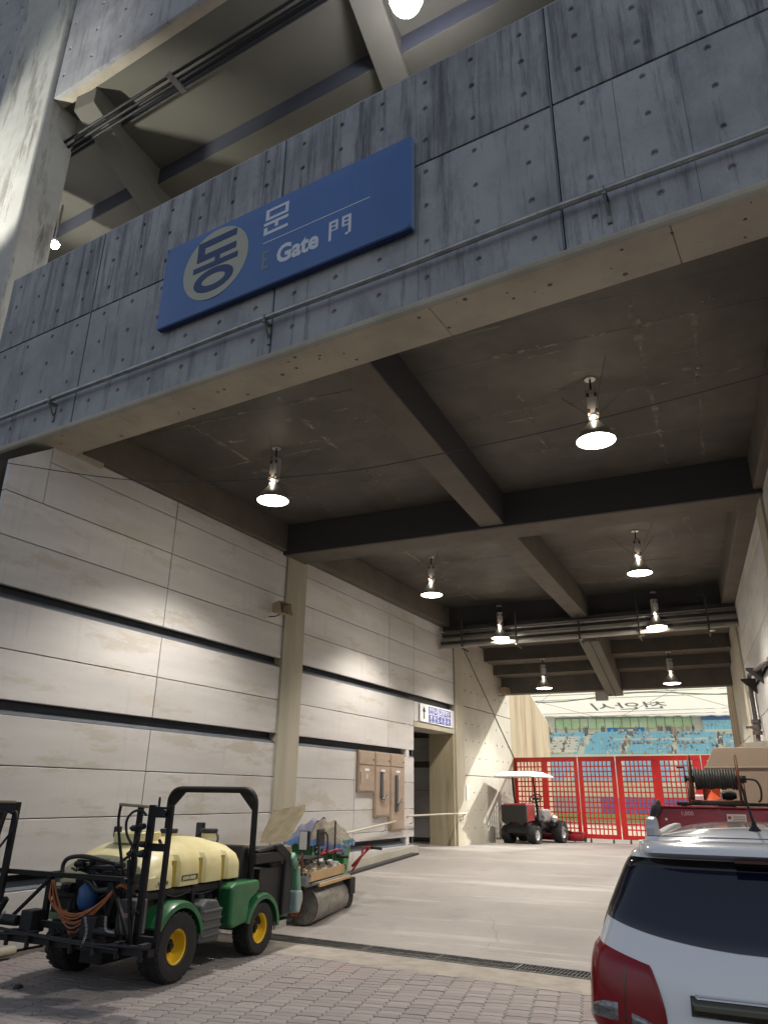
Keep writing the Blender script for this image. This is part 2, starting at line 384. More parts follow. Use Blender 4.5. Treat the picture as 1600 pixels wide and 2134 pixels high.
# drain line, along direction DD
DP = Vector((-6.014, 9.952, 0)); DQ = Vector((-1.715, 9.60, 0)); DD = (DQ-DP).normalized(); DN2 = Vector((-DD.y, DD.x, 0))
def DF(p): return DP+DD*p[0]-DN2*p[1]+Vector((0, 0, p[2]))    # y away towards camera
g = G(DF); g.box(-2.6, 7.6, -.06, .30, -.25, -.16); g.box(-2.6, 7.6, -.08, -.06, -.2, .006); g.box(-2.6, 7.6, .30, .32, -.2, .004)
struct(g.build('drain_channel', M_SLOT))
g = G()
L_ = 1.0
g.box(0, L_, -.056, -.038, -.03, .008); g.box(0, L_, .278, .296, -.03, .008); g.box(0, L_, .115, .123, -.03, .003)
g.box(0, .012, -.038, .278, -.03, .006); g.box(L_-.012, L_, -.038, .278, -.03, .006)
for i in range(1, 22): g.box(i*.0455-.004, i*.0455+.004, -.038, .278, -.014, .004)
dg_ = G()
first = None
for i in range(10):
    s0 = -2.5+i*1.004
    if first is None:
        o = g.build('drain_grate', M_GRATE); first = o
    else:
        o = first.copy(); COL.objects.link(o)
    o.matrix_world = Matrix(((DD.x, -DN2.x, 0, DP.x+DD.x*s0), (DD.y, -DN2.y, 0, DP.y+DD.y*s0), (0, 0, 1, 0), (0, 0, 0, 1)))
    o['group'] = 'steel grates of the drain line'; o['category'] = 'drain grate'
    # individual wording
    o['label'] = ('black steel drain grate, %s' % ['under the sprayer at the far left end', 'under the sprayer axle', 'just right of the sprayer front wheel', 'second clear of the sprayer wheel', 'third clear of the sprayer wheel', 'middle one between sprayer and white car', 'second before the white car', 'last fully seen before the white car', 'partly behind the tail of the white car', 'hidden behind the white car at the right end'][i])
g = G(); g.add([DF((-2.6, .32, .002)), DF((7.6, .32, .002)), DF((7.6, .98, .002)), DF((-2.6, .98, .002))], [(0, 1, 2, 3)])
struct(g.build('mortar_strip', M_EDGE))

# pavers
pv = bpy.data.objects.new('paving', None); COL.objects.link(pv); pv['kind'] = 'structure'; pv['label'] = 'interlocking block paving in front of the drain'
g = G(); g.add([(-14, 2.0, -.02), (6, 2.0, -.02), (6, 9.0, -.02), (-14, 9.9, -.02)], [(0, 1, 2, 3)]); g.build('bedding', M_SAND, pv)
PW, PD = .222, .112
def zig(n, amp): return [amp*(1 if i % 2 else -1) for i in range(n)]
def paver_poly():
    gap = .0032; w, d = PW/2-gap, PD/2-gap
    b = [(-w, -d), (-w*.5, -d-.004), (0, -d+.003), (w*.5, -d-.004), (w, -d)]
    # right zigzag
    r = [(w+.015, -d*.5), (w-.015, d*.5)]
    t = [(w, d), (w*.5, d-.004), (0, d+.003), (-w*.5, d-.004), (-w, d)]
    l = [(-w+.015, d*.5), (-w-.015, -d*.5)]
    return b+r+t+l
PP = paver_poly()
def paver_geo(g, T):
    n = len(PP); k = .96
    vs = [(x, y, -.03) for x, y in PP]+[(x, y, -.003) for x, y in PP]+[(x*k, y*(k-.03), 0.0) for x, y in PP]
    fs = [(i, (i+1) % n, n+(i+1) % n, n+i) for i in range(n)]+[(n+i, n+(i+1) % n, 2*n+(i+1) % n, 2*n+i) for i in range(n)]+[tuple(range(2*n, 3*n))]
    g.add(vs, fs, T)
ang = rad(9); ca, sa = math.cos(ang), math.sin(ang)
spots = []
for r in range(-8, 100):
    for c in range(-50, 55):
        lx = c*PW; ly = r*PD+(PD/2 if c % 2 else 0)
        x = -4+lx*ca-ly*sa; y = 3.0+lx*sa+ly*ca
        q = DP+DD*0; edge = 9.952-.082*(x+6.014)-.80-.10*math.sin(x*7)
        if y > edge or y < 2.6 or x > 2.4 or x < -9.6: continue
        if x < LW0.x+.0717*(y-7.37)+.35: continue
        spots.append((x, y))
def vis(x, y):
    d = Vector((x, y, -1.85)); z = d.dot(_FW); u = 800+1525*d.dot(_RX)/z if z > .1 else -1; v = 1067-1525*d.dot(_UP)/z if z > .1 else 9999
    return 0 < u < 1235 and v < 2150, d.length
spots.sort(key=lambda p: (not vis(*p)[0], vis(*p)[1]))
me0 = None; big = G()
for i, (x, y) in enumerate(spots):
    a = ang+random.uniform(-.012, .012); dz = random.uniform(-.0025, .0025)
    Tm = Matrix.Translation((x, y, dz)) @ Matrix.Rotation(a, 4, 'Z') @ Matrix.Rotation(random.uniform(-.012, .012), 4, 'X')
    if i < 298:
        if me0 is None:
            gg = G(); paver_geo(gg, None); o = gg.build('paver', M_PAVE, pv); me0 = o.data
        else:
            o = bpy.data.objects.new('paver', me0); COL.objects.link(o); o.parent = pv
        o.matrix_basis = Tm
    else: paver_geo(big, Tm)
big.build('paver_field', M_PAVE, pv, kind='stuff')

# ================================================================== tunnel walls
def wall_panels(root, F, bands, ycuts, m, gap=.012, th=.07, skip=None):
    for z0, z1 in bands:
        for y0, y1 in zip(ycuts, ycuts[1:]):
            if skip and skip(y0, y1, z0, z1): continue
            G(F).box(y0+gap/2, y1-gap/2, -th, random.uniform(-.002, .002), z0+gap/2, z1-gap/2).build('panel', m, root, bevel=.006, seg=1)
BANDS = [(0.0, .66), (.84, 1.49), (1.49, 2.12), (2.12, 2.73), (2.91, 3.54), (3.54, 4.18), (4.35, 5.0), (5.0, 5.61), (5.61, 6.25), (6.25, 6.56)]
SLOTS = [(.66, .84), (2.73, 2.91), (4.18, 4.35)]
def slots(root, F, y0, y1):
    for z0, z1 in SLOTS:
        G(F).box(y0, y1, -.2, -.16, z0-.02, z1+.02).build('slot_lining', M_SLOT, root)
        G(F).add([(y0, -.16, z1+.0), (y1, -.16, z1+.0), (y1, -.16, z0+.10), (y0, -.16, z0+.10), (y0, -.01, z0+.012), (y1, -.01, z0+.012), (y0, -.01, z0-.03), (y1, -.01, z0-.03)],
                 [(0, 1, 2, 3), (3, 2, 5, 4), (4, 5, 7, 6)]).build('slot_sill', M_SLOTB, root)
wl = thing('tunnel_wall', 'left tunnel wall of pale concrete panels with three dark horizontal slots', 'wall', (-8.3, 10, 0))
G(LWf).box(6.2, 7.2, -.5, -.2, 0, 6.0).build('wall_core', M_BEAM, wl)
G(LWf).box(7.2, 18.75, -.5, -.2, 0, 7.2).build('wall_core', M_BEAM, wl)
G(LWf).box(18.75, 21.5, -.5, -.2, 3.6, 7.2).build('wall_core', M_BEAM, wl)
wall_panels(wl, LWf, BANDS[:8], [6.2, 9.37, 12.65], M_WALL)
wall_panels(wl, LWf, BANDS[8:], [6.8, 9.37, 12.65], M_WALL)
G(LWf).prism([(6.206, 5.616), (6.794, 5.616), (6.794, 6.47), (6.206, 6.06)], -.07, 0, 'y').build('panel', M_WALL, wl)
G(FF).box(-6, .93, .575, 1.1, 6.495, 7.1).build('wall_head', M_SOFF, wl); G().box(-9.8, -8.45, 7.6, 7.8, 5.0, 7.15).build('wall_core', M_BEAMD, wl)
G(LWf).box(6.25, 6.9, -1.2, -.5, 5.0, 6.2).build('wall_core', M_BEAM, wl)
wall_panels(wl, LWf, BANDS[:4], [13.37, 15.70], M_WALL)
wall_panels(wl, LWf, BANDS[4:], [13.37, 17.3, 18.75], M_WALL)
wall_panels(wl, LWf, [BANDS[0]]+[(.84, 1.02)], [15.70, 18.10, 18.75], M_WALL, skip=lambda a, b, c, d: False)
wall_panels(wl, LWf, [(1.02, 1.49), (1.49, 2.12), (2.12, 2.73)], [15.70, 18.10, 18.75], M_WALL)
wall_panels(wl, LWf, BANDS[6:], [18.75, 21.5], M_WALL)
wall_panels(wl, LWf, [(3.66, 4.18)], [18.75, 21.5], M_WALL)
slots(wl, LWf, 6.2, 12.65); slots(wl, LWf, 13.37, 18.75)
for a_, b_ in SLOTS[:2]: G(LWf).box(18.66, 18.742, -.16, -.03, a_-.01, b_+.01).build('slot_end', M_SLOT, wl)
z0, z1 = SLOTS[2]; G(LWf).box(18.75, 21.5, -.2, -.16, z0-.02, z1+.02).build('slot_lining', M_SLOT, wl)
G(LWf).box(18.72, 21.5, -.7, .015, 3.52, 3.655).build('lintel', M_COLU, wl, bevel=.006)
# jambs and passage
G(LWf).box(21.4, 21.52, -.78, -.01, .3, 3.52).build('jamb', M_COLD, wl)
G(LWf).box(18.62, 18.75, -.78, -.21, .3, 3.52).build('jamb', M_COLU, wl)
ps = thing('side_passage', 'dim side passage behind the doorway below the blue and white notice', 'passage', (-9.5, 21, .5))
g = G(); g.box(-14, -8.05, 22.6, 22.8, .3, 3.7); g.build('back_wall', M_BEAM, ps)
for z0, z1 in ((.62, 1.15), (1.15, 1.95), (1.95, 2.62), (2.8, 3.5)):
    G().box(-14, -8.05, 22.54, 22.6, z0+.006, z1-.006).build('panel', M_WALL, ps)
G().box(-14, -8.05, 22.50, 22.53, .42, .56).build('skirting', M_SLOT, ps)
G().box(-14.2, -14, 18.4, 22.8, .3, 3.7).build('end_wall', M_WALL, ps)
G().box(-14, -7.5, 18.3, 18.5, .3, 3.7).build('near_wall', M_WALL, ps)
G().box(-14.2, -8.05, 18.3, 22.8, 3.66, 3.8).build('passage_ceiling', M_UPPER, ps)
G().box(-14, -8.02, 18.5, 22.6, .3, .502).build('passage_floor', M_FLOOR, ps)

c1 = G(LWf).box(12.65, 13.37, -.3, .045, 0, 6.49).build('wall_column', M_COLU, bevel=.012)
tag(c1, 'tall yellowish concrete column between two bays of the left wall', 'column')
c2 = G(LWf).box(21.52, 22.15, -.3, .05, .2, 6.5).build('wall_column', M_COLU, bevel=.012)
tag(c2, 'yellowish concrete column right of the side doorway', 'column')

# hole panel -------------------------------------------------------
def hole_panel(F, s0, s1, z0, z1, hs, hz, r=.028, depth=.03, th=.08):
    g = G(F)
    hs = [h for h in hs if s0+.06 < h < s1-.06]; hz = [h for h in hz if z0+.06 < h < z1-.06]
    def cuts(a, b, h):
        c = [a]+[(p+q)/2 for p, q in zip(h, h[1:])]+[b]; return c
    cs, cz = cuts(s0, s1, hs), cuts(z0, z1, hz)
    if not hs or not hz:
        g.box(s0, s1, 0, th, z0, z1); return g
    for i, h in enumerate(hs):
        for j, k in enumerate(hz):
            a, b, c, d = cs[i], cs[i+1], cz[j], cz[j+1]
            oc = [(b, k), (b, d), (h, d), (a, d), (a, k), (a, c), (h, c), (b, c)]
            rr = r*random.uniform(.85, 1.15)
            def ring(rad_, t): return [(h+rad_*math.cos(q*PI/4), t, k+rad_*1.0*math.sin(q*PI/4)) for q in range(8)]
            vs = [(x, 0, z) for x, z in oc]+ring(rr*1.25, 0.0)+ring(rr, .008)+ring(rr*.8, depth)
            fs = []
            for lv in range(3):
                for q in range(8): fs.append((lv*8+q, lv*8+(q+1) % 8, lv*8+8+(q+1) % 8, lv*8+8+q))
            fs.append(tuple(24+q for q in range(8)))
            g.add(vs, fs)
    for (x0, x1, za, zb, side) in ((s0, s1, z0, z0, 0), (s0, s1, z1, z1, 0)):
        g.add([(x0, 0, za), (x1, 0, za), (x1, th, za), (x0, th, za)], [(0, 1, 2, 3)])
    for x in (s0, s1): g.add([(x, 0, z0), (x, 0, z1), (x, th, z1), (x, th, z0)], [(0, 1, 2, 3)])
    return g
# end wall beyond the column, left: stair-cut top
ew = thing('end_wall', 'pale concrete wall with rows of tie holes behind the mower, sloping top', 'wall', (-7, 26, .4))
def EF(p): return LWf((p[0], -p[1]-.02, p[2]))
hsx = [22.45+.55*i for i in range(20)]; 
for (a, b) in ((22.15, 24.6), (24.6, 26.7)):
    for z0, z1 in ((.45, 2.38), (2.40, 4.4), (4.42, 6.5)):
        hole_panel(EF, a+.004, b-.004, z0, z1, hsx, [.9+.5*i for i in range(12)], r=.030, depth=.04).build('panel', M_ENDW, ew)
G(EF).box(22.15, 26.7, .08, .35, .2, 6.5).build('wall_core', M_ENDW, ew)
G(EF).prism([(26.7, .3), (31.6, .3), (31.6, 4.62), (29.3, 5.55), (27.0, 6.5), (26.7, 6.5)], .0, .3, 'y').build('raked_end', M_RAKE, ew)
G(EF).tube([(31.62, .1, 4.70), (27.0, .1, 6.58)], .05, 8).build('coping_rail', M_WHITE, ew, smooth=True)
for a, b in (((22.3, 6.1), (26.6, 3.2)),):
    g = G(EF); g.tube([(22.25, -.012, 6.3), (26.9, -.012, 3.1)], .012, 5); g.build('conduit', M_TRAY, ew)

# right wall
wr = thing('tunnel_wall', 'right tunnel wall of pale concrete panels beside the pipework', 'wall', (1, 14, 0))
def RF(p): return RWf((p[0], p[1], p[2]))
G(RF).box(5.6, 21.0, -.5, -.2, 0, 7.2).build('wall_core', M_BEAM, wr)
wall_panels(wr, RF, BANDS, [5.6, 8.6, 12.65], M_WALL)
wall_panels(wr, RF, BANDS, [13.37, 17.2, 20.9], M_WALL)
slots(wr, RF, 5.6, 12.65); slots(wr, RF, 13.37, 20.9)
c3 = G(RF).box(12.65, 13.37, -.3, .045, 0, 6.49).build('wall_column', M_COLU, bevel=.012); tag(c3, 'concrete column of the right tunnel wall, at the picture edge', 'column')
c4 = G(RF).box(20.9, 21.55, -.3, .06, 0, 6.5).build('wall_column', M_COLU, bevel=.012); tag(c4, 'concrete column at the far end of the right wall', 'column')
ew2 = thing('end_wall', 'narrow pale concrete wall right of the gate opening', 'wall', (.5, 25, .4))
def ERF(p): return RWf((p[0], -p[1]-.02, p[2]))
for (a, b) in ((21.55, 23.6), (23.6, 26.3)):
    for z0, z1 in ((.45, 3.4), (3.42, 6.5)):
        hole_panel(ERF, a+.004, b-.004, z0, z1, [21.9+.6*i for i in range(9)], [.9+.5*i for i in range(12)], r=.018, depth=.02).build('panel', M_ENDW, ew2)
G(ERF).box(21.55, 26.3, .08, .35, .2, 6.5).build('wall_core', M_ENDW, ew2)
G(ERF).prism([(26.3, .3), (29.4, .3), (29.4, 4.9), (27.6, 6.5), (26.3, 6.5)], -.02, .3, 'y').build('raked_end', M_RAKE, ew2)

# ceiling
ce = thing('ceiling_slab', 'dark stained concrete ceiling slab over the passage', 'ceiling', (-3.4, 13, 7.15))
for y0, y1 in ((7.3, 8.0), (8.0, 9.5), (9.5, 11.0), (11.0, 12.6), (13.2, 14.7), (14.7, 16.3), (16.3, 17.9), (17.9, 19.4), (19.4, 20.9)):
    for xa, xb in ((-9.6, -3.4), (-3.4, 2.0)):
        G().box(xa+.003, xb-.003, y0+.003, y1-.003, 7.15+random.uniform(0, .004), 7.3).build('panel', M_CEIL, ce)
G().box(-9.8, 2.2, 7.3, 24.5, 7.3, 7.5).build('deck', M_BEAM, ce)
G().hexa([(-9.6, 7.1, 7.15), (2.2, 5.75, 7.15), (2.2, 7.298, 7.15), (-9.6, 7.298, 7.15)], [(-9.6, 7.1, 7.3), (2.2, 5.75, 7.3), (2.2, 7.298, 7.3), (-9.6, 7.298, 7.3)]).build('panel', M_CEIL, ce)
random.seed(21)
M_LIME = mat('lime_streak', (.30, .28, .235), .8, col2=(.20, .185, .15), scale=7, fine=.1)
def ragged(m, sc, lo, hi, op):
    t = m.node_tree; N = t.nodes; L = t.links; out = [n for n in N if n.type == 'OUTPUT_MATERIAL'][0]; b = N['Principled BSDF']
    tc = N.new('ShaderNodeTexCoord'); nz = N.new('ShaderNodeTexNoise'); nz.inputs['Scale'].default_value = sc; nz.inputs['Detail'].default_value = 7; nz.inputs['Roughness'].default_value = .7
    L.new(tc.outputs['Object'], nz.inputs['Vector']); mr = N.new('ShaderNodeMapRange'); mr.inputs[1].default_value = lo; mr.inputs[2].default_value = hi; mr.inputs[4].default_value = op; L.new(nz.outputs['Fac'], mr.inputs[0])
    tr = N.new('ShaderNodeBsdfTransparent'); mx = N.new('ShaderNodeMixShader'); L.new(mr.outputs[0], mx.inputs[0]); L.new(tr.outputs[0], mx.inputs[1]); L.new(b.outputs[0], mx.inputs[2]); L.new(mx.outputs[0], out.inputs['Surface'])
ragged(M_LIME, 4.0, .42, .64, .9)
def lime(p, q, w0, w1, n=14, z=7.1475):
    g = G(); p = Vector(p); q = Vector(q); d = (q-p).normalized(); nn_ = Vector((-d.y, d.x)); vs = []
    for i in range(n+1):
        c = p+(q-p)*i/n+nn_*random.uniform(-.012, .012); w_ = (w0+(w1-w0)*i/n)*random.uniform(.25, 1.2)
        vs += [(c.x+nn_.x*w_, c.y+nn_.y*w_, z), (c.x-nn_.x*w_, c.y-nn_.y*w_, z)]
    g.add(vs, [(2*i, 2*i+1, 2*i+3, 2*i+2) for i in range(n)])
    return g
LG = G()
for y in (8.0, 9.5, 11.0, 14.7, 16.3, 17.9, 19.4):
    for xa, xb in ((-7.6, -3.9), (-2.9, .9)):
        x = xa
        while x < xb:
            L_ = random.uniform(.3, 1.5)
            if random.random() < .62:
                t = lime((x, y+random.uniform(-.02, .02)), (min(x+L_, xb), y+random.uniform(-.02, .02)), random.uniform(.02, .06), random.uniform(.01, .05), 8); LG.add(t.v, t.f)
            x += L_
for a in ((-6.9, 7.6, -6.6, 12.3), (-5.2, 7.8, -5.1, 12.3), (-.3, 7.4, -.25, 12.3), (.35, 8, .33, 12.2), (-6.3, 13.5, -6.0, 20.5), (-5.0, 13.4, -4.9, 19), (-.4, 13.3, -.42, 16.5), (-2.0, 9, -2.0, 11)):
    t = lime(a[:2], a[2:], .055, .03, 26); LG.add(t.v, t.f)
for q in range(60):
    x = random.choice([random.uniform(-7.3, -4), random.uniform(-2.8, .7)]); y = random.choice([random.uniform(7.6, 12.2), random.uniform(13.5, 20)]); L_ = random.uniform(.1, .45)
    t = lime((x, y), (x+L_, y+random.uniform(-.05, .05)), .05, .012, 6); LG.add(t.v, t.f)
LG.build('lime_streak', M_LIME, ce, kind='stuff')
t = lime((-.22, 13.4), (.02, 16.6), .17, .015, 12, 7.147); t.build('lime_patch', M_LIME, ce)
def beam(name, lab, g, m=M_BEAM, bev=.012): o = g.build(name, m, bevel=bev, seg=1); tag(o, lab, 'beam'); return o
bt = thing('cross_beam', 'nearer dark cross beam of the passage ceiling', 'beam', (-3.4, 12.9, 6.49))
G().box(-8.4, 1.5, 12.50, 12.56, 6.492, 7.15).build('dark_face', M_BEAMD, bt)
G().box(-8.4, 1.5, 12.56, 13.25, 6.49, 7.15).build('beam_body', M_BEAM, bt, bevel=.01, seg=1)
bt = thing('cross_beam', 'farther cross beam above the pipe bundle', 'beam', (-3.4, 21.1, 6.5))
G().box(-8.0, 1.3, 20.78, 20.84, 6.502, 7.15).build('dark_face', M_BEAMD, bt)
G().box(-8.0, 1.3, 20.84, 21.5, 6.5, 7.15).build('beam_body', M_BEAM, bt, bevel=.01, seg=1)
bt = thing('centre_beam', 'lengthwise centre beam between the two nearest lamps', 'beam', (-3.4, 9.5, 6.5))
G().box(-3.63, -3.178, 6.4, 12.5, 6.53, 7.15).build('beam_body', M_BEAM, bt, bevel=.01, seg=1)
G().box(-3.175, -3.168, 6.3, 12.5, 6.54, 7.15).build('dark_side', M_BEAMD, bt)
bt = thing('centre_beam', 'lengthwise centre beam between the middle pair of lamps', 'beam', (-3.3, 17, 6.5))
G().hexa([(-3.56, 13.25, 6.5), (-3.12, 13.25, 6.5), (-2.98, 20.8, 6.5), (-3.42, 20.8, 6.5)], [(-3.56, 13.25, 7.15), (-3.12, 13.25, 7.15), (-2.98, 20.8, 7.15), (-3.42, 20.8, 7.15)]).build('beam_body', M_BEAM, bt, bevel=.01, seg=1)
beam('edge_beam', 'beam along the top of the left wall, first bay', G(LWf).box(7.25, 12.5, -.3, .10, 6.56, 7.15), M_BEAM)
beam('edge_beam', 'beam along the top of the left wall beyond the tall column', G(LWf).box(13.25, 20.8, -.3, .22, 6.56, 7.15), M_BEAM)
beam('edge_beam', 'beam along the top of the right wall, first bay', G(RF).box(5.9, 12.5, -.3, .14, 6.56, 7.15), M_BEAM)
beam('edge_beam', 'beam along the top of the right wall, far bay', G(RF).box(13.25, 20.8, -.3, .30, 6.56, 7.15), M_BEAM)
# stepped soffit beyond
st = thing('stepped_soffit', 'stepped dark underside of the seating tier above the gate', 'soffit', (-3.3, 24, 6))
def step(y0, y1, zb, zt, xl, xr):
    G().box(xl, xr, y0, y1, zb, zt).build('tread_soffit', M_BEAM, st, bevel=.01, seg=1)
def hole_riser(y, z0, z1, xl, xr, dy):
    def F2(p): return (p[0], y+p[1]-.05+(p[0]-xl)*dy, p[2])
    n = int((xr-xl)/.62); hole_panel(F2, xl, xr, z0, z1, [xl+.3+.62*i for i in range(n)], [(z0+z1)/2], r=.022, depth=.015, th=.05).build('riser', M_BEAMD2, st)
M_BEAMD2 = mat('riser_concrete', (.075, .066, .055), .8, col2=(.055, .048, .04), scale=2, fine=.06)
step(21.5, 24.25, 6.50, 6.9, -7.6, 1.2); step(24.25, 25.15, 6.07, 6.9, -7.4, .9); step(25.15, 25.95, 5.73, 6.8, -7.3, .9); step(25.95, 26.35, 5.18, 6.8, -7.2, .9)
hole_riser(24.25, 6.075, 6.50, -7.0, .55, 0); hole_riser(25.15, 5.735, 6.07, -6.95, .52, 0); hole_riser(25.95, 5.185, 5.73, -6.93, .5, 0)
G().prism([(21.5, 6.5), (21.5, 5.98), (26.4, 5.02), (26.4, 6.5)], -3.42, -2.88, 'x').build('raker_beam', M_UPPER, st, bevel=.03)
G().tube([(-3.12, 21.5, 5.975), (-3.14, 26.4, 5.015)], .012, 5).build('conduit', M_CABLE, st)
G().box(-9, 3, 26.35, 27.2, 7.0, 7.2).build('tier_slab', M_STAND, st)
jb = thing('junction_box', 'grey box with a small knob hanging under the last step above the gate', 'box', (-3.58, 26.3, 5.0))
G().box(-3.79, -3.38, 26.2, 26.36, 4.88, 5.2).build('box_body', M_LBOX, jb, bevel=.01)
G().lathe([(.0, 0), (.05, .02), (.06, .08), (.03, .12)], 10, 'z', (-3.30, 26.25, 5.02)).build('knob', M_CABLE, jb, smooth=True)

# ================================================================== fascia bridge wall
fw = thing('bridge_parapet', 'weathered grey concrete bridge wall with tie holes carrying the blue gate sign', 'wall', FF((4, .3, 6.5)))
HS = [1.84+.5835*i-.5835*6 for i in range(25)]
HS = [8.27+.5835*(i-16) for i in range(26)]
for s0, s1 in ((-.74, 1.55), (1.55, 5.05), (5.05, 8.55), (8.55, 12.05), (12.05, 14.2)):
    hole_panel(FF, s0+.016, s1-.016, 6.60, 8.435, HS, [6.87, 7.34, 7.83, 8.33-.02], r=.030).build('panel', M_FASC, fw)
    hole_panel(FF, s0+.016, s1-.016, 8.465, 9.90, HS, [8.78, 9.27, 9.68], r=.030).build('panel', M_FTOP, fw)
for s in (9.75, 2.9, 3.3, .6, 6.82, 6.2, 4.1, 9.16, 5.55, 7.0, 10.9): # hairline formwork joints
    z0, z1 = random.choice([(6.6, 8.43), (8.47, 9.9)])
    G(FF).box(s-.003, s+.003, -.002, .01, z0, z1).build('form_joint', M_SLOTB, fw)
G(FF).box(-.72, 14.2, .08, .32, 6.55, 9.86).build('wall_core', M_BEAMD, fw)
G(FF).box(-.76, 14.2, .34, .42, 6.56, 9.9).build('rear_face', M_FASC, fw)
G(FF).box(-.74, 14.2, .0, .34, 9.90, 9.915).build('capping', M_STEEL, fw)
for s in (1.55, 5.05, 8.55):
    G(FF).box(s-.012, s+.004, -.004, .03, 6.62, 9.905).build('joint_sealant', M_SLOTB, fw)
li = thing('lintel_beam', 'beige concrete beam soffit under the bridge wall with small pits', 'beam', FF((4, .3, 6.49)))
for s0, s1 in ((-6.0, 2.48), (2.48, 7.12), (7.12, 9.47), (9.47, 14.2)):
    G(FF).box(s0+.003, s1-.003, .0, .575, 6.49, 6.56).build('panel', M_SOFF, li, bevel=.006, seg=1)
G(FF).box(-6, -.76, .0, .575, 6.562, 7.15).build('beam_core', M_BEAM, li); G(FF).box(-.75, 14.2, .10, .575, 6.562, 7.15).build('beam_core', M_BEAM, li)
G(FF).prism([(-.02, 6.50), (.0, 6.485), (.0, 6.60), (-.02, 6.595), (-.038, 6.56), (-.036, 6.52)], -6, 14.2, 'x', T=lambda p: FF((p[0], p[1], p[2]))).build('drip_moulding', M_SOFF, li)
g = G(FF)
for i in range(46):
    s = random.uniform(-.5, 11); t = random.uniform(.06, .5); r = random.uniform(.008, .028)
    g.lathe([(r, 6.4895), (r*.6, 6.4885)], 7, 'z', (s, t, 0))
g.build('pit', mat('pit_dark', (.12, .09, .06), .9), li, kind='stuff')
# wall part left of the bridge, behind the pillar
g = G(FF); g.box(-9.0, -1.4, 1.2, 1.6, 6.6, 9.3); o = g.build('wall_return', M_PILL); tag(o, 'pale concrete wall end left of the bridge wall', 'wall')

sg = thing('gate_sign', 'long blue gate sign with beige disc and white lettering on the bridge wall', 'sign', FF((5.07, -.12, 8.16)))
S0, S1, Z0, Z1 = 3.165, 6.98, 7.52, 8.81
# pillow front
def sf(u, v):
    s = S0+(S1-S0)*u; z = Z0+(Z1-Z0)*v; e = min(u*8, (1-u)*8, v*5, (1-v)*5, 1.0)
    return (s, -.105-.022*math.sin(e*PI/2), z)
g = G(FF); g.grid(sf, 48, 20); g.build('sign_face', M_SIGN, sg, smooth=True)
G(FF).box(S0, S1, -.105, -.03, Z0, Z1).build('sign_box', mat('sign_frame', (.25, .38, .58), .4, .2, var=.1), sg)
G(FF).box(S0+.02, S1-.02, -.10, -.03, Z0-.02, Z0-.002).build('bottom_trim', M_SIGND, sg)
for s in (3.6, 5.0, 6.5):
    for z in (7.8, 8.55): G(FF).box(s-.03, s+.03, -.03, .0, z-.03, z+.03).build('spacer', M_STEEL, sg)
T0 = -.1295
def ell(cx, cz, rx, rz, ix=0, iz=0, n=40, t=T0, th=.006):
    g = G(FF); vs = []; fs = []
    for k in range(n):
        a = 2*PI*k/n; vs += [(cx+rx*math.cos(a), t, cz+rz*math.sin(a)), (cx+ix*math.cos(a), t, cz+iz*math.sin(a)), (cx+rx*math.cos(a), t+th, cz+rz*math.sin(a))]
    for k in range(n):
        j = (k+1) % n; fs += [(3*k, 3*k+1, 3*j+1, 3*j), (3*k, 3*j, 3*j+2, 3*k+2)]
    g.add(vs, fs); return g
ell(4.13, 8.19, .55, .545).build('disc', M_SIGNC, sg)
def strokes(name, m, lst, t=T0, th=.006):
    g = G(FF)
    for a, b, c, d in lst: g.box(a, b, t, t+th, c, d)
    return g.build(name, m, sg)
T1 = T0-.004
strokes('letter_mark', M_SIGND, [(3.80, 4.46, 8.51, 8.615), (3.80, 3.925, 8.40, 8.51), (3.80, 4.47, 8.30, 8.40), (4.12, 4.205, 8.225, 8.30), (3.755, 4.51, 8.14, 8.225)], T1)
ell(4.13, 7.94, .335, .18, .20, .085, t=T1).build('letter_mark', M_SIGND, sg)
strokes('letter_mark', M_SIGNW, [(4.93, 5.285, 8.625, 8.665), (4.93, 4.985, 8.535, 8.625), (5.235, 5.285, 8.535, 8.625), (4.93, 5.285, 8.495, 8.535), (4.91, 5.29, 8.415, 8.46), (5.085, 5.135, 8.35, 8.415),
                                (4.915, 4.97, 8.27, 8.385), (4.97, 5.29, 8.27, 8.315)])
strokes('rule_line', M_SIGNW, [(4.92, 6.46, 8.146, 8.158)])
strokes('letter_mark', M_SIGNE, [(4.92, 4.965, 7.745, 8.025), (4.965, 5.03, 7.98, 8.025), (4.965, 5.02, 7.865, 7.905), (4.965, 5.035, 7.745, 7.79)])
xd = FD; nd = -FN
text('Gate', .355, M_SIGNW, sg, frameT(FF((5.15, T0+.004, 7.755)), xd, (0, 0, 1), nd), ext=.004, off=.012, sx=.88)
strokes('letter_mark', M_SIGNW, [(5.91, 5.945, 7.755, 8.035), (5.945, 6.035, 8.0, 8.035), (6.005, 6.035, 7.9, 8.0), (5.945, 6.005, 7.945, 7.965), (5.945, 6.035, 7.885, 7.905),
                                (6.18, 6.215, 7.77, 8.035), (6.09, 6.18, 8.0, 8.035), (6.09, 6.12, 7.9, 8.0), (6.12, 6.18, 7.945, 7.965), (6.09, 6.18, 7.885, 7.905), (6.14, 6.18, 7.755, 7.785)])
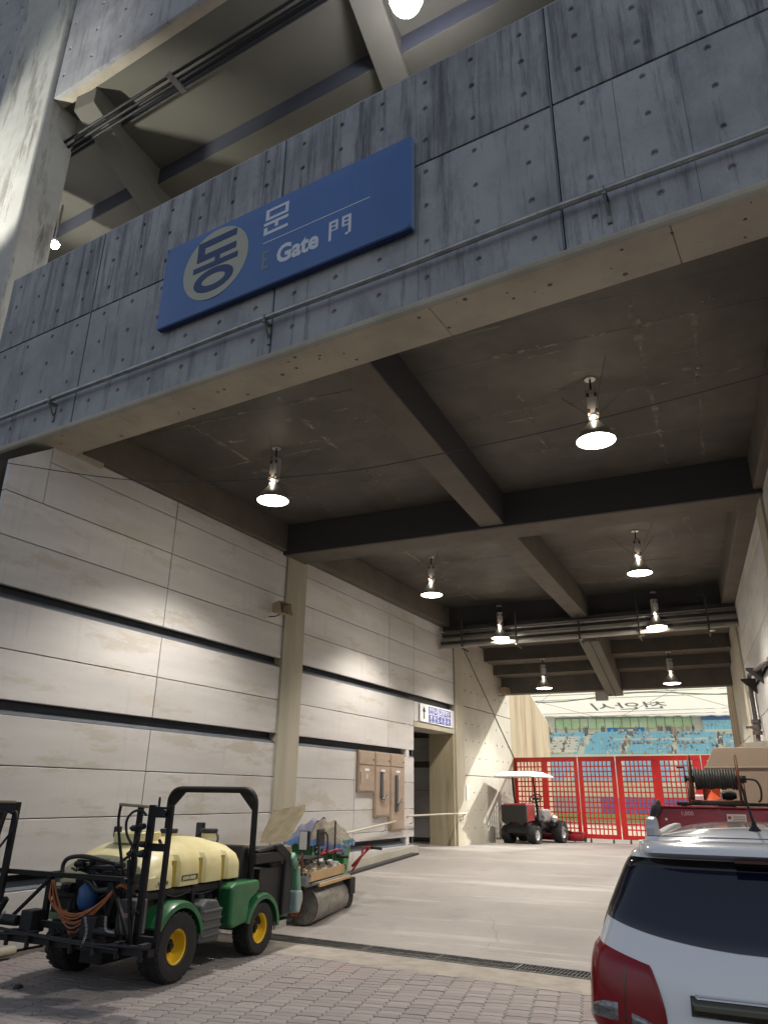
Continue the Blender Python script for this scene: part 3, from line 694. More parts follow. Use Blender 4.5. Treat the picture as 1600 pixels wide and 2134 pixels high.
# conduit rail on fascia
rl = thing('conduit_pipe', 'long grey metal conduit on brackets along the lower edge of the bridge wall', 'pipe', FF((5, -.1, 7.03)))
g = G(FF); g.tube([(s, -.10+.004*math.sin(s*2), 7.035+.006*math.sin(s*1.7)) for s in [-2+i*.5 for i in range(33)]], .033, 10); g.build('pipe', M_STEEL, rl, smooth=True)
for s in (1.15, 5.04, 8.98, 12.6):
    g = G(FF); g.box(s-.02, s+.02, -.14, .0, 6.965, 6.995); g.box(s-.02, s+.02, -.025, 0, 6.72, 7.0); g.tube([(s, -.14, 6.99), (s, -.145, 7.05), (s, -.10, 7.08), (s, -.06, 7.04)], .007, 5)
    g.bar(FF((s, -.12, 6.97)), FF((s, -.02, 6.80)), .02, .02, T=lambda p: p); g.build('bracket', M_GRATE, rl)

# ================================================================== upper level
up = thing('upper_parapet', 'upper grey concrete parapet with tie holes at the top left', 'wall', FF((0, .4, 15.1)))
UH = [-1.45+.85*i for i in range(-9, 20)]
for s0, s1 in ((-11, -3.72), (-1.62, 6.0), (6.0, 13)):
    hole_panel(lambda p: FF((p[0], p[1]+.4, p[2])), s0, s1-.01, 15.12, 22.0, UH, [15.68+.78*i for i in range(8)], r=.040, depth=.12).build('panel', M_FASC, up)
G(FF).box(-11, 13, .48, .66, 15.12, 22).build('parapet_core', M_SOFF, up)
pl = G(FF).box(-3.66, -1.67, .32, 1.07, 9.2, 22).build('pillar', M_PILL, bevel=.10, seg=4); tag(pl, 'huge pale stained concrete pillar at the top left, lit from below', 'pillar')
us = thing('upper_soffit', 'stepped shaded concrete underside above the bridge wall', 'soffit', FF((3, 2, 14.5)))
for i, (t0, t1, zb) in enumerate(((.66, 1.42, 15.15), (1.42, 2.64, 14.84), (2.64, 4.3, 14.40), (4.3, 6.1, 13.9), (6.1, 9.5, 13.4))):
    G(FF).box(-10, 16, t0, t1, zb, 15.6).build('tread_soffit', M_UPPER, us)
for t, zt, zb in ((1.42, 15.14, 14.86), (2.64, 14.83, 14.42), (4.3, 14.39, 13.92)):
    G(FF).box(-10, 16, t-.012, t-.002, zb, zt).build('riser', mat('shaded_riser', (.05, .055, .075), .8, var=.1), us)  # thin dark sheets: the shade on the risers is put into their colour
for nm, x0, x1, lab in (('a', -10.35, -9.8, 'sloping concrete raker beam right of the tall pillar'), ('b', -4.2, -3.66, 'sloping concrete raker beam beside the bright top lamp'), ('c', 2.0, 2.55, 'sloping concrete raker beam beyond the right picture edge')):
    def yz(x, t): return FA.y+(x-FA.x)*FD.y/FD.x+t
    y0 = yz(x0, .62)
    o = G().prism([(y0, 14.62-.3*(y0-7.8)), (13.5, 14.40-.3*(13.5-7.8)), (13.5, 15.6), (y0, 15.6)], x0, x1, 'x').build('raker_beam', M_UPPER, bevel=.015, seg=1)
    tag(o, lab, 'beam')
# right-hand upper band
o = G(FF).box(6.2, 16, 3.0, 3.4, 12.2, 14.2).build('upper_beam', M_UPPER); tag(o, 'dark horizontal beam end above the bridge wall, top right', 'beam')
cb = thing('cable_run', 'three thick black cables strung under the upper soffit', 'cable', FF((3, .9, 14.4)))
for k, (dt, dz) in enumerate(((0, 0), (.09, -.05), (.2, -.04))):
    g = G(FF); g.tube([(-1.75+i*.6, .84+dt, 14.36+dz+.05*math.sin(i*.5)*.3) for i in range(26)], .03, 6); g.build('cable', M_CABLE, cb, smooth=True)
g = G(FF); g.box(1.35, 1.46, .72, 1.16, 14.24, 14.30); g.build('hanger_bar', M_STEEL, cb)
for t in (.76, 1.12): G(FF).tube([(1.4, t, 14.27), (1.4, t, 14.8)], .005, 4).build('hanger_rod', M_STEEL, cb)
o = G().box(-18, -8.86, 7.45, 7.75, 0, 7.1).build('abutment_wall', M_FASC, bevel=.01); tag(o, 'plain grey concrete wall left of the passage mouth, under the bridge wall', 'wall')
o = G().box(1.95, 12, 6.0, 6.3, 0, 7.1).build('abutment_wall', M_FASC, bevel=.01); tag(o, 'plain grey concrete wall right of the passage mouth', 'wall')

# ================================================================== lamps
def make_lamp(first):
    L = thing('bay_lamp', 'x', 'lamp', (0, 0, 0), group='lit high bay lamps hanging in the passage', local=True)
    G().lathe([(.0, -.02), (.075, -.02), (.075, 0), (0, 0)], 16).build('ceiling_plate', M_ALU, L, smooth=30)
    G().tube([(0, 0, -.02), (0, 0, -.2)], .014, 6).build('rod', M_CABLE, L)
    g = G(); g.box(-.075, .075, -.055, .055, -.58, -.2); g.build('gear_box', M_LBOX, L, bevel=.008)
    for z in (-.28, -.52):
        for x in (-.05, .05): G().box(x-.018, x+.018, -.0565, -.055, z-.03, z+.03).build('vent', M_RUST, L)
    g = G(); g.lathe([(.07, -.60), (.075, -.585), (.06, -.58), (.045, -.6), (.045, -.64), (.03, -.65)], 14); g.build('neck', M_ALU, L, smooth=30)
    g = G(); g.lathe([(.055, -.64), (.09, -.69), (.15, -.77), (.215, -.85), (.255, -.925), (.257, -.945), (.25, -.945), (.243, -.92), (.205, -.85), (.14, -.77), (.08, -.70), (.05, -.66)], 28, close=True); g.build('reflector', M_ALU, L, smooth=50)
    g = G(); g.lathe([(.0, -.965), (.12, -.96), (.21, -.948), (.243, -.93)], 28); g.build('lens', M_LENS, L, smooth=True)
    for sx in (-1, 1): G().box(sx*.045-.012, sx*.045+.012, -.062, -.04, -.70, -.64).build('clip', M_ALU, L)
    for a in (2.3, .6, -1.2):
        p1 = (.6*math.cos(a), .6*math.sin(a), -.002)
        G().tube([(0.05*math.cos(a), 0.05*math.sin(a), -.56), p1], .0035, 4).build('stay_wire', M_CABLE, L)
    return L
LP = [(-6.08, 9.2, 7.15, 'left lamp of the nearest pair, in front of the left wall'), (-1.0, 9.0, 7.15, 'large bright lamp of the nearest pair, on the right'),
      (-5.80, 15.72, 7.15, 'left lamp of the second pair'), (-1.13, 15.6, 7.15, 'right lamp of the second pair'),
      (-5.38, 20.15, 6.93, 'left lamp just before the pipe bundle'), (-1.19, 20.1, 6.92, 'right lamp in front of the pipe bundle'),
      (-5.0, 23.8, 5.98, 'left lamp under the stepped soffit'), (-1.18, 23.8, 5.96, 'right lamp under the stepped soffit')]
lamp0 = make_lamp(True)
for i, (x, y, z, lab) in enumerate(LP):
    o = lamp0 if i == 0 else dup_tree(lamp0)
    o.location = (x, y, z); o['label'] = 'lit high bay lamp, '+lab; o.rotation_euler = (0, 0, rad(7*i))
    ld = bpy.data.lights.new('bay_light', 'SPOT'); ld.energy = LAMP_W*(1.0 if i < 6 else .6)*4; ld.spot_size = rad(124); ld.spot_blend = .55; ld.shadow_soft_size = .14; ld.color = (1.0, .925, .84)
    lo = bpy.data.objects.new('bay_light', ld); COL.objects.link(lo); lo.location = (x, y, z-.985)
    ld = bpy.data.lights.new('neck_light', 'POINT'); ld.energy = 2.6; ld.shadow_soft_size = .012; ld.color = (1.0, .88, .7)
    lo = bpy.data.objects.new('neck_light', ld); COL.objects.link(lo); lo.location = (x+.0, y-.085, z-.62)
    ld = bpy.data.lights.new('bay_spill', 'POINT'); ld.energy = LAMP_W*.035; ld.shadow_soft_size = .05; ld.color = (1.0, .9, .78)
    lo = bpy.data.objects.new('bay_spill', ld); COL.objects.link(lo); lo.location = (x, y, z-1.06)
# upper lamps
def globe(loc, zc, lab, e, r=.26):
    L = thing('globe_lamp', lab, 'lamp', loc)
    G().tube([loc, (loc[0], loc[1], zc)], .03, 8).build('stem', M_ALU, L)
    G().lathe([(.0, -r*.2), (r*.6, 0), (r*.75, r*.7), (r*.3, r*1.1), (.04, r*1.3)], 20, c=loc).build('housing', M_ALU, L, smooth=40)
    G().lathe([(.0, -r), (r*.5, -r*.87), (r*.85, -r*.5), (r, 0), (r*.7, r*.1)], 24, c=loc).build('globe', M_LENSW, L, smooth=True)
    ld = bpy.data.lights.new('globe_light', 'POINT'); ld.energy = e; ld.shadow_soft_size = r; ld.color = (.93, .92, 1.0)
    lo = bpy.data.objects.new('globe_light', ld); COL.objects.link(lo); lo.location = (loc[0], loc[1], loc[2]-r-.12)
globe((-3.07, 7.45, 13.85), 15.0, 'glaring white lamp under the upper soffit at the top of the picture', 60, .27)
globe((-12.24, 9.0, 13.30), 14.4, 'small bright lamp half hidden behind the tall pillar', 22, .11)
fl = thing('assumed_flood_lamp', 'assumed white floodlight on an added tall mast out of view, shining up at the pale pillar', 'lamp', FF((-5.4, -3.3, 0)))  # unseen lamp and mast, assumed and added to brighten the pillar
G(FF).tube([(-5.4, -3.3, 0), (-5.4, -3.3, 9.25), (-5.2, -3.1, 9.3)], .03, 6).build('added_mast', M_STEEL, fl)
G(FF).box(-5.45, -4.95, -3.25, -2.95, 9.3, 9.42).build('housing', M_ALU, fl, bevel=.02)
G(FF).box(-5.42, -4.98, -3.22, -2.98, 9.421, 9.428).build('lens', M_LENSW, fl)
ld = bpy.data.lights.new('assumed_flood_light', 'SPOT'); ld.energy = 3400; ld.spot_size = rad(44); ld.spot_blend = .6; ld.shadow_soft_size = .2; ld.color = (1, .98, .88)  # spot of the assumed floodlight, its source is out of view
lo = bpy.data.objects.new('assumed_flood_light', ld); COL.objects.link(lo); lo.location = FF((-5.2, -3.1, 9.5)); lo.rotation_euler = (FF((-2.8, .35, 13.2))-FF((-5.2, -3.1, 9.5))).to_track_quat('-Z', 'Y').to_euler()

# ================================================================== pipe bundle, wires, small fixtures
pb = thing('pipe_bundle', 'bundle of white pipes and dark cable trays crossing the passage', 'pipes', (-3.2, 20.3, 6.1))
xa, xb = -7.25, .80
G().tube([(xa, 20.30, 5.88), (xb, 20.30, 5.95)], .058, 12).build('pipe', M_PIPE, pb, smooth=True)
G().tube([(xa, 20.42, 6.08), (xb, 20.42, 6.15)], .07, 12).build('pipe', M_PIPE, pb, smooth=True)
G().tube([(xa, 20.45, 6.30), (xb, 20.45, 6.37)], .035, 10).build('pipe', M_STEEL, pb, smooth=True)
for z, h, y in ((5.965, .09, 20.36), (6.20, .08, 20.5), (6.40, .11, 20.55)):
    G().add([(xa, y, z), (xb, y, z+.07), (xb, y+.2, z+.07), (xa, y+.2, z), (xa, y, z+h), (xb, y, z+.07+h), (xb, y+.2, z+.07+h), (xa, y+.2, z+h)], [(0, 3, 2, 1), (0, 1, 5, 4), (3, 7, 6, 2), (0, 4, 7, 3), (1, 2, 6, 5)]).build('cable_tray', M_TRAY, pb)
for x in (-6.55, -4.95, -3.2, -1.65, .05):
    g = G(); g.box(x-.02, x+.02, 20.22, 20.26, 5.8, 6.7); g.box(x-.02, x+.02, 20.16, 20.8, 5.78, 5.815); g.box(x-.015, x+.015, 20.22, 20.7, 6.18, 6.2); g.tube([(x, 20.24, 6.5), (x, 20.24, 7.0)], .008, 4); g.build('hanger', M_TRAY, pb)
    G().tube([(x+.02, 20.10, 5.79), (x+.12, 19.86, 5.74)], .022, 8).build('pipe_end', M_IVORY, pb, smooth=True)
wi = G(); ws = [(-8.6, 6.0), (-8.3, 5.91), (-6.13, 5.3), (-4.72, 5.04), (-3.23, 4.89), (-2.19, 4.89), (-.82, 4.95), (.74, 5.10), (1.3, 5.2)]
# smooth the sag
def cat(p, n=8):
    out = []
    for i in range(len(p)-1):
        p0, p1, p2, p3 = [Vector(q) for q in (p[max(i-1, 0)], p[i], p[i+1], p[min(i+2, len(p)-1)])]
        for k in range(n):
            t = k/n; out.append(.5*((2*p1)+(-p0+p2)*t+(2*p0-5*p1+4*p2-p3)*t*t+(-p0+3*p1-3*p2+p3)*t**3))
    out.append(Vector(p[-1])); return out
wi.tube([(a.x, 6.0, a.z) for a in cat([(x, 0, z) for x, z in ws], 6)], .0055, 5)
tag(wi.build('overhead_wire', M_CABLE), 'thin black wire sagging across the mouth of the passage', 'wire')
def wall_box(y, z, lab, F=LWf, d=1, sc=1.0):
    L = thing('horn_speaker', lab, 'speaker', F((y, .15, z)))
    g = G(F); s = sc
    g.add([(y-.10*s, .08, z-.06*s), (y+.10*s, .08, z-.06*s), (y+.10*s, .08, z+.12*s), (y-.10*s, .08, z+.12*s), (y-.17*s, .36*s, z-.12*s), (y+.17*s, .40*s, z-.12*s), (y+.17*s, .34*s, z+.14*s), (y-.17*s, .30*s, z+.14*s)],
          [(0, 1, 2, 3), (0, 1, 5, 4), (1, 2, 6, 5), (2, 3, 7, 6), (3, 0, 4, 7)])
    g.build('horn', M_SPK, L, solid=.012)
    G(F).box(y-.05*s, y+.05*s, .08, .22*s, z-.05*s, z+.06*s).build('driver', M_PLAS, L)
    G(F).tube([(y-.08*s, 0, z-.14*s), (y-.08*s, .15, z-.15*s), (y, .2, z-.1*s)], .012, 5).build('bracket', M_CABLE, L)
wall_box(12.25, 5.25, 'brown box shaped horn speaker on the left wall beside the tall column')
def EW2(p): return EF((p[0], -p[1], p[2]))
wall_box(25.6, 5.22, 'beige horn speaker at the wall end under the stepped soffit', EW2)
# direction notice
nb = thing('direction_notice', 'white and blue direction notice with an up arrow above the side doorway', 'sign', LWf((20.1, .03, 3.9)))
G(LWf).add([(19.05, .02, 3.69), (21.19, .02, 3.67), (21.19, .02, 4.16), (19.05, .02, 4.15), (19.05, .045, 3.69), (21.19, .045, 3.67), (21.19, .045, 4.16), (19.05, .045, 4.15)], [(0, 1, 2, 3), (4, 5, 6, 7), (0, 1, 5, 4), (1, 2, 6, 5), (2, 3, 7, 6), (3, 0, 4, 7)]).build('board', M_BOARD, nb)
G(LWf).box(19.60, 21.12, .045, .049, 3.925, 4.12).build('blue_band', M_NBLUE, nb)
G(LWf).box(19.60, 21.12, .045, .049, 3.705, 3.905).build('blue_band', M_NBLUE, nb)
G(LWf).prism([(19.27, 3.76), (19.33, 3.76), (19.33, 3.95), (19.40, 3.95), (19.30, 4.09), (19.20, 3.95), (19.27, 3.95)], .045, .05, 'y').build('arrow', M_CABLE, nb)
text('천안시립교향악단', .19, M_SIGNW, nb, frameT(LWf((19.64, .050, 3.95)), LD, (0, 0, 1), LN), ext=.002, off=.006, sx=1.0)
text('천 안 도 시 공 사', .19, M_SIGNW, nb, frameT(LWf((19.68, .050, 3.735)), LD, (0, 0, 1), LN), ext=.002, off=.006, sx=1.02)
o = G(LWf).box(22.30, 22.42, .0, .03, 1.72, 2.1).build('notice_paper', M_BOARD); tag(o, 'small white paper notice on the wall right of the doorway column', 'notice')
G(LWf).box(22.33, 22.39, .03, .032, 1.85, 1.97).build('print', M_LBOX, o)
# cabinets
def cabinet(y0, y1, z0, lab, handle):
    L = thing('wall_cabinet', lab, 'cabinet', LWf(((y0+y1)/2, .05, z0)), group='brown hose cabinets on the left wall')
    G(LWf).box(y0, y1, -.02, .06, z0, 2.77).build('frame', M_CAB, L, bevel=.008)
    G(LWf).box(y0+.03, y1-.03, .06, .075, z0+.04, 2.44).build('door', M_CAB, L, bevel=.004)
    G(LWf).box(y0+.03, y1-.03, .06, .075, 2.47, 2.74).build('upper_door', M_CAB, L, bevel=.004)
    G(LWf).box((y0+y1)/2-.10, (y0+y1)/2+.10, .0755, .078, 2.33, 2.38).build('name_label', M_BOARD, L)
    G(LWf).box((y0+y1)/2-.05, (y0+y1)/2+.06, .0755, .078, 2.16, 2.27).build('notice_label', M_IVORY, L)
    G(LWf).lathe([(.0, .095), (.015, .09), (.015, .075)], 10, 'y', (y1-.09, 0, 2.58)).build('lock', M_CABLE, L)
    if handle:
        G(LWf).box(y0+.22, y0+.33, .075, .115, z0+.42, z0+1.0 if z0 > 1.2 else z0+1.25).build('handle_slot', M_GPLAS, L)
        zz = z0+.40 if z0 > 1.2 else z0+.62
        g = G(LWf); g.tube([(y0+.24, .13, zz), (y0+.52, .14, zz+.02)], .012, 5); g.tube([(y0+.30, .13, zz-.08), (y0+.47, .14, zz+.1)], .012, 5); g.tube([(y0+.33, .08, zz), (y0+.33, .14, zz)], .02, 6); g.build('valve', M_GRATE, L)
    else:
        G(LWf).box(y0+.08, y0+.11, .076, .1, 2.05, 2.3).build('pull_handle', M_IVORY, L)
cabinet(15.75, 16.52, 1.86, 'short brown wall cabinet, the left and highest of three', False)
cabinet(16.55, 17.29, 1.33, 'brown wall cabinet with a grey slot, middle of the three', True)
cabinet(17.32, 18.08, 1.02, 'tallest brown wall cabinet, nearest the doorway', True)
# handrails and ramp kerb
h = thing('handrail', 'white handrail rising along the wall below the cabinets', 'handrail', LWf((16.5, .1, 1.1)))
G(LWf).tube([(13.6, .12, .93), (15.6, .12, 1.08), (17.5, .12, 1.23)], .022, 8).build('rail', M_IVORY, h, smooth=True)
for y, z in ((14.4, .99), (17.0, 1.19)): G(LWf).tube([(y, .12, z-.01), (y, .11, z-.14), (y, .03, z-.17), (y, 0, z-.17)], .014, 6).build('bracket', M_IVORY, h)
h = thing('handrail', 'white handrail running past the side doorway', 'handrail', LWf((20, .1, 1.3)))
G(LWf).tube([(18.22, .04, 1.30), (18.25, .12, 1.335), (20.5, .12, 1.345), (21.9, .14, 1.335), (21.95, .07, 1.30)], .022, 8).build('rail', M_IVORY, h, smooth=True)
for y in (18.45, 21.75): G(LWf).tube([(y, .12, 1.32), (y, .11, 1.18), (y, .05, 1.15), (y, 0.02, 1.15)], .014, 6).build('bracket', M_IVORY, h)
k = G(LWf); k.prism([(13.37, .2), (18.74, .38), (18.74, .645), (13.37, .40)], .075, .11, 'y')
tag(k.build('ramp_kerb', M_ENDW), 'low concrete ramp kerb along the wall under the cabinets', 'kerb')
k = G(LWf); k.prism([(13.9, .15), (18.4, .40), (18.4, .50), (13.9, .23)], .12, .30, 'y'); tag(k.build('gutter_strip', M_SLOT), 'dark strip of debris and gutter at the foot of the ramp kerb', 'gutter')
for y in (4.6, 5.6):
    pass
pp = thing('pipe', 'tan plastic pipe lying at the foot of the left wall', 'pipe', LWf((7, .3, .06)))
G(LWf).tube([(4.8, .32, .06), (7.35, .26, .06)], .055, 12).build('tube', M_IVORY, pp, smooth=True)
pp = thing('pipe', 'short capped tan pipe behind the sprayer rear wheel', 'pipe', LWf((8, .3, .06)))
G(LWf).tube([(7.75, .34, .075), (8.7, .30, .075)], .07, 12).build('tube', M_IVORY, pp, smooth=True)
G(LWf).tube([(7.735, .3405, .075), (7.76, .34, .075)], .055, 12).build('cap', M_SPK, pp)
# right wall pipework
rp = thing('riser_pipe', 'grey brown pipe with a valve bending down the right wall', 'pipe', RF((18.7, .1, 3.5)))
G(RF).tube([(14.0, .12, 4.02), (15.67, .12, 4.22), (17.5, .12, 4.36), (18.55, .12, 4.42), (18.72, .12, 4.32), (18.74, .12, 3.5), (18.85, .12, 2.95), (18.6, .16, 2.78), (17.6, .2, 2.62)], .05, 10).build('pipe', M_RPIPE, rp, smooth=True)
g = G(RF)
for z in (3.18, 3.22, 3.42, 3.46): g.lathe([(.0, z-.02), (.10, z-.02), (.10, z+.02), (.0, z+.02)], 12, 'z', (18.76, .12, 0))
g.lathe([(.05, 3.22), (.09, 3.28), (.09, 3.36), (.05, 3.42)], 12, 'z', (18.76, .12, 0)); g.tube([(18.76, .12, 3.32), (18.76, .34, 3.32)], .03, 6); g.build('valve', M_RPIPE, rp, smooth=40)
for y, z in ((17.0, 4.30), (18.6, 4.30)):
    g = G(RF); g.box(y-.03, y+.03, 0, .3, z+.02, z+.06); g.prism([(0, z+.02), (.3, z+.02), (0, z-.28)], y-.03, y+.03, 'x'); g.build('bracket', M_TRAY, rp)
nb2 = G(RF).box(18.9, 20.3, .0, .04, 3.35, 4.1).build('wall_notice', M_BOARD); tag(nb2, 'white notice board with blue print on the right wall behind the pipe', 'sign')
g = G(RF)
for i in range(6): g.box(19.05, 20.1-.1*(i % 2), .04, .043, 3.45+i*.1, 3.49+i*.1)
g.build('print', M_NBLUE, nb2)
hb = thing('wall_hood', 'beige hopper shaped hood on the right wall below the pipe', 'hood', RF((19, .2, 2.9)))
G(RF).add([(18.2, 0, 3.0), (19.9, 0, 3.0), (19.9, 0, 2.2), (18.2, 0, 2.2), (18.2, .5, 2.95), (19.9, .5, 2.95), (19.7, .2, 2.2), (18.4, .2, 2.2)], [(0, 1, 5, 4), (4, 5, 6, 7), (7, 6, 2, 3), (0, 4, 7, 3), (1, 2, 6, 5)]).build('hood_body', M_IVORY, hb)
# dark stone and litter
o = G().lathe([(.0, .035), (.03, .03), (.05, .012), (.045, 0)], 9, c=(-6.75, 6.3, 0)).build('stone', M_SLOT, smooth=True); tag(o, 'small dark stone on the paving behind the sprayer', 'stone')

# ================================================================== red gate
GO = Vector((-6.93, 26.95, 0)); ga = rad(-7.5); GDx = Vector((math.cos(ga), math.sin(ga), 0)); GNn = Vector((-math.sin(ga), math.cos(ga), 0))
def GF(p): return GO+GDx*p[0]+GNn*p[1]+Vector((0, 0, p[2]))
GZ0, GZ1 = .56, 3.09
def leaf(x0, x1, posts, lab):
    L = thing('gate_leaf', lab, 'gate', GF(((x0+x1)/2, 0, GZ0)), group='red lattice gate leaves across the passage end')
    G(GF).box(x0, x1, -.03, .03, GZ1-.15, GZ1).build('top_rail', M_RED, L, bevel=.006, seg=1)
    G(GF).box(x0, x1, -.03, .03, GZ0, GZ0+.13).build('bottom_rail', M_RED, L, bevel=.006, seg=1)
    edges = []
    for a, b in posts:
        G(GF).box(a, b, -.03, .03, GZ0+.132, GZ1-.152).build('stile', M_RED, L, bevel=.006, seg=1)
    for (a, b), (c, d) in zip(posts, posts[1:]):
        n = 7; m = 14; wdt = c-b; hgt = GZ1-GZ0-.284
        g = G(GF)
        for i in range(1, n): x = b+wdt*i/n; g.box(x-.019, x+.019, -.012, .012, GZ0+.132, GZ1-.152)
        for j in range(1, m): z = GZ0+.132+hgt*j/m; g.box(b, c, -.016, -.002, z-.019, z+.019)
        g.build('lattice', M_RED, L)
    for x in (x0+.25, x1-.25):
        g = G(GF); g.lathe([(.0, -.02), (.055, -.02), (.055, .02), (0, .02)], 12, 'x', (x, -.03, gz(26.5)+.057)); g.bar(GF((x, -.0, GZ0)), GF((x, -.03, gz(26.5)+.06)), .03, .02, T=lambda p: p); g.build('caster', M_CABLE, L)
    return L
leaf1 = leaf(.0, 2.29, [(.0, .14), (1.02, 1.24), (2.17, 2.29)], 'red two-panel lattice gate leaf at the left wall, partly behind the mower')
leaf(2.33, 3.56, [(2.33, 2.47), (3.42, 3.56)], 'single panel red lattice gate leaf in the middle')
leaf(3.60, 6.22, [(3.60, 3.78), (4.72, 5.00), (5.98, 6.22)], 'red lattice gate leaf left of the tank, behind the hose reel')
leaf(6.26, 7.45, [(6.26, 6.42), (7.28, 7.45)], 'red lattice gate leaf at the right, hidden by the beige tank')
for z in (1.0, 2.1, 2.75):
    o = G(GF).box(-.09, -.005, -.05, .03, z-.05, z+.05).build('hinge', M_CABLE, leaf1)
struct(G(GF).box(-.2, 7.6, -.12, .3, gz(27)-.1, gz(27)+.012).build('gate_track', M_EDGE))

# ================================================================== stadium beyond
struct(G().add([(-160, 29.5, .42), (120, 29.5, .42), (120, 52, .33), (-160, 52, .33)], [(0, 1, 2, 3)]).build('running_track', M_TRACK))
struct(G().add([(-160, 52, .335), (120, 52, .335), (120, 118, .33), (-160, 118, .33)], [(0, 1, 2, 3)]).build('pitch', M_GRASS))
ab = thing('advert_boards', 'row of pale purple advertising boards along the far touchline', 'boards', (-10, 76, .4))
for i in range(26):
    x = -62+i*4.6
    G().box(x, x+4.5, 76, 76.2, .4, 1.75).build('board_panel', M_PURP if i % 3 != 1 else M_BOARD, ab)
ab = thing('advert_boards', 'row of white boards in front of the far stand', 'boards', (-10, 112, .4))
for i in range(30):
    x = -95+i*6
    G().box(x, x+5.9, 112, 112.3, .4, 3.2).build('board_panel', M_BOARD, ab)
# far stand (slightly turned)
ta = rad(5)
def SF(p):
    x, y, z = p; x += 13; return Vector((-13+x*math.cos(ta)-(y-125)*math.sin(ta), 125+x*math.sin(ta)+(y-125)*math.cos(ta), z))
gs = thing('grandstand', 'far concrete grandstand with light blue seats and green windows', 'grandstand', (-20, 125, 0))
NR = 31
def rowz(i): return 3.5+i*.262+(.5 if i >= 12 else 0)
g = G(SF)
for i in range(NR): g.box(-80, 60, 112+i*.86, 112+(i+1)*.86, 0, rowz(i))
g.build('terrace', M_STAND, gs)
G(SF).box(-80, 60, 111.8, 112, 0, 3.7).build('front_wall', M_STAND, gs)
G(SF).box(-80, 60, 112+12*.86-.15, 112+12*.86, 0, rowz(12)+.75).build('tier_wall', M_STAND, gs)
G(SF).box(-80, 60, 139.2, 142, 0, 12.6).build('rear_wall', M_STAND, gs)
G(SF).box(-80, 60, 141.8, 142.1, 12.6, 16.5).build('upper_wall', M_STAND, gs)
G(SF).box(-80, 60, 139.0, 139.2, 11.9, 12.1).build('ledge', M_BANG, gs)
random.seed(11)
seat = G(SF); white = G(SF)
aisles = [-43, -36.5, -29.5, -22.2, -15.6, -8.2, -1.5, 5]
for i in range(NR-1):
    y = 112+i*.86; z = rowz(i); x = -48
    if i in (11, 12, 13): continue
    while x < 10:
        x += .50; blk = sum(1 for a in aisles if x > a)
        if any(abs(x-a-.06*i) < .55 for a in aisles): continue
        is_w = (blk == 3 and 14 <= i < 26) or (blk in (5, 6) and i in (20, 23)) or (blk == 7 and i % 3 == 0 and i > 14)
        if is_w:
            if int(x*2) % 5 == 0: white.box(x-1.1, x+.9, y+.1, y+.5, z+.40, z+.80) if i % 2 else None
            continue
        if random.random() < .05: continue
        seat.box(x, x+.44, y+.30, y+.36, z+.34, z+.74)
        seat.add([(x, y-.05, z+.40), (x+.44, y-.05, z+.40), (x+.44, y+.33, z+.36), (x, y+.33, z+.36)], [(0, 1, 2, 3)])
seat.build('seat', M_SEAT, gs, kind='stuff'); white.build('covered_seat', M_SEATW, gs, kind='stuff')
def person(g, x, y, z, s=1.0):
    g.lathe([(.0, z+1.72*s), (.09, z+1.68*s), (.11, z+1.6*s), (.06, z+1.5*s), (.23, z+1.38*s), (.2, z+1.0*s), (.2, z+.85*s), (.14, z+.4*s), (.1, z)], 6, 'z', (x, y, 0))
cr = [G(SF), G(SF), G(SF), G(SF)]
for q in range(300):
    x = random.choice([random.gauss(-12, 4), random.gauss(-27, 4), random.gauss(-3, 3), random.uniform(-36, 3)]); i = random.randint(14, NR-2)
    person(random.choice(cr), x, 112+i*.86+.2, rowz(i)-.55, .80)
for q in range(34): person(cr[q % 3], random.uniform(-30, 1), 138.7, rowz(NR-1), .9)
for gg, mm, cn in zip(cr, (M_DKFIG, mat('spectator_grey', (.32, .32, .35), .9), mat('spectator_tan', (.5, .4, .32), .9), mat('spectator_white', (.7, .7, .7), .9)), ('dark', 'grey', 'tan', 'white')):
    o = gg.build('crowd', mm); tag(o, 'scattered %s dressed spectators among the blue seats' % cn, 'crowd', kind='stuff')
wr_ = G(SF); wr_.box(-26.5, -3.2, 141.5, 141.7, 13.2, 15.0); wr_.build('window_band', M_WGREEN, gs)
for i in range(17):
    x = -26.5+i*23.3/16; G(SF).box(x-.05, x+.05, 141.4, 141.5, 13.2, 15.0).build('mullion', M_DKFIG if i % 4 == 0 else M_PGRN, gs)
G(SF).box(-26.5, -3.2, 141.4, 141.5, 14.55, 14.62).build('transom', M_STAND, gs)
G(SF).box(-26.5, -3.2, 141.35, 141.5, 15.0, 15.12).build('window_head', M_BANG, gs)
G(SF).box(-1.6, 3.5, 136.6, 141, 11.6, 12.4).build('upper_block', M_STAND, gs)
for i in range(6):
    for k in range(9):
        G(SF).box(-1.5+k*.55, -1.02+k*.55, 137+i*.6, 137.2+i*.6, 12.2+i*.34, 12.55+i*.34).build('upper_seat', M_SEAT, gs)
G(SF).box(-1.6, 3.5, 141.0, 141.2, 14.3, 15.9).build('upper_screen', mat('blue_grey_screen', (.16, .26, .50), .7), gs)
G(SF).box(-34, -30.2, 138.4, 138.8, 13.2, 15.2).build('side_screen', mat('pale_blue_screen', (.35, .55, .75), .7), gs)
bn = thing('banner', 'blue and grey banner hung on the far stand below the windows', 'banner', SF((-14, 139, 12)))
for a, b, mm in ((-17.3, -15.7, M_BANB), (-15.7, -14.2, M_BANG), (-14.2, -12.7, M_BANG), (-12.7, -11.1, M_BANB)):
    G(SF).box(a, b, 138.6, 138.7, 12.05, 13.1).build('banner_panel', mm, bn)
for c in (-16.5, -11.9):
    G(SF).lathe([(.0, 0), (.25, 0)], 12, 'y', (c, 138.58, 12.6)).build('emblem', M_BOARD, bn)
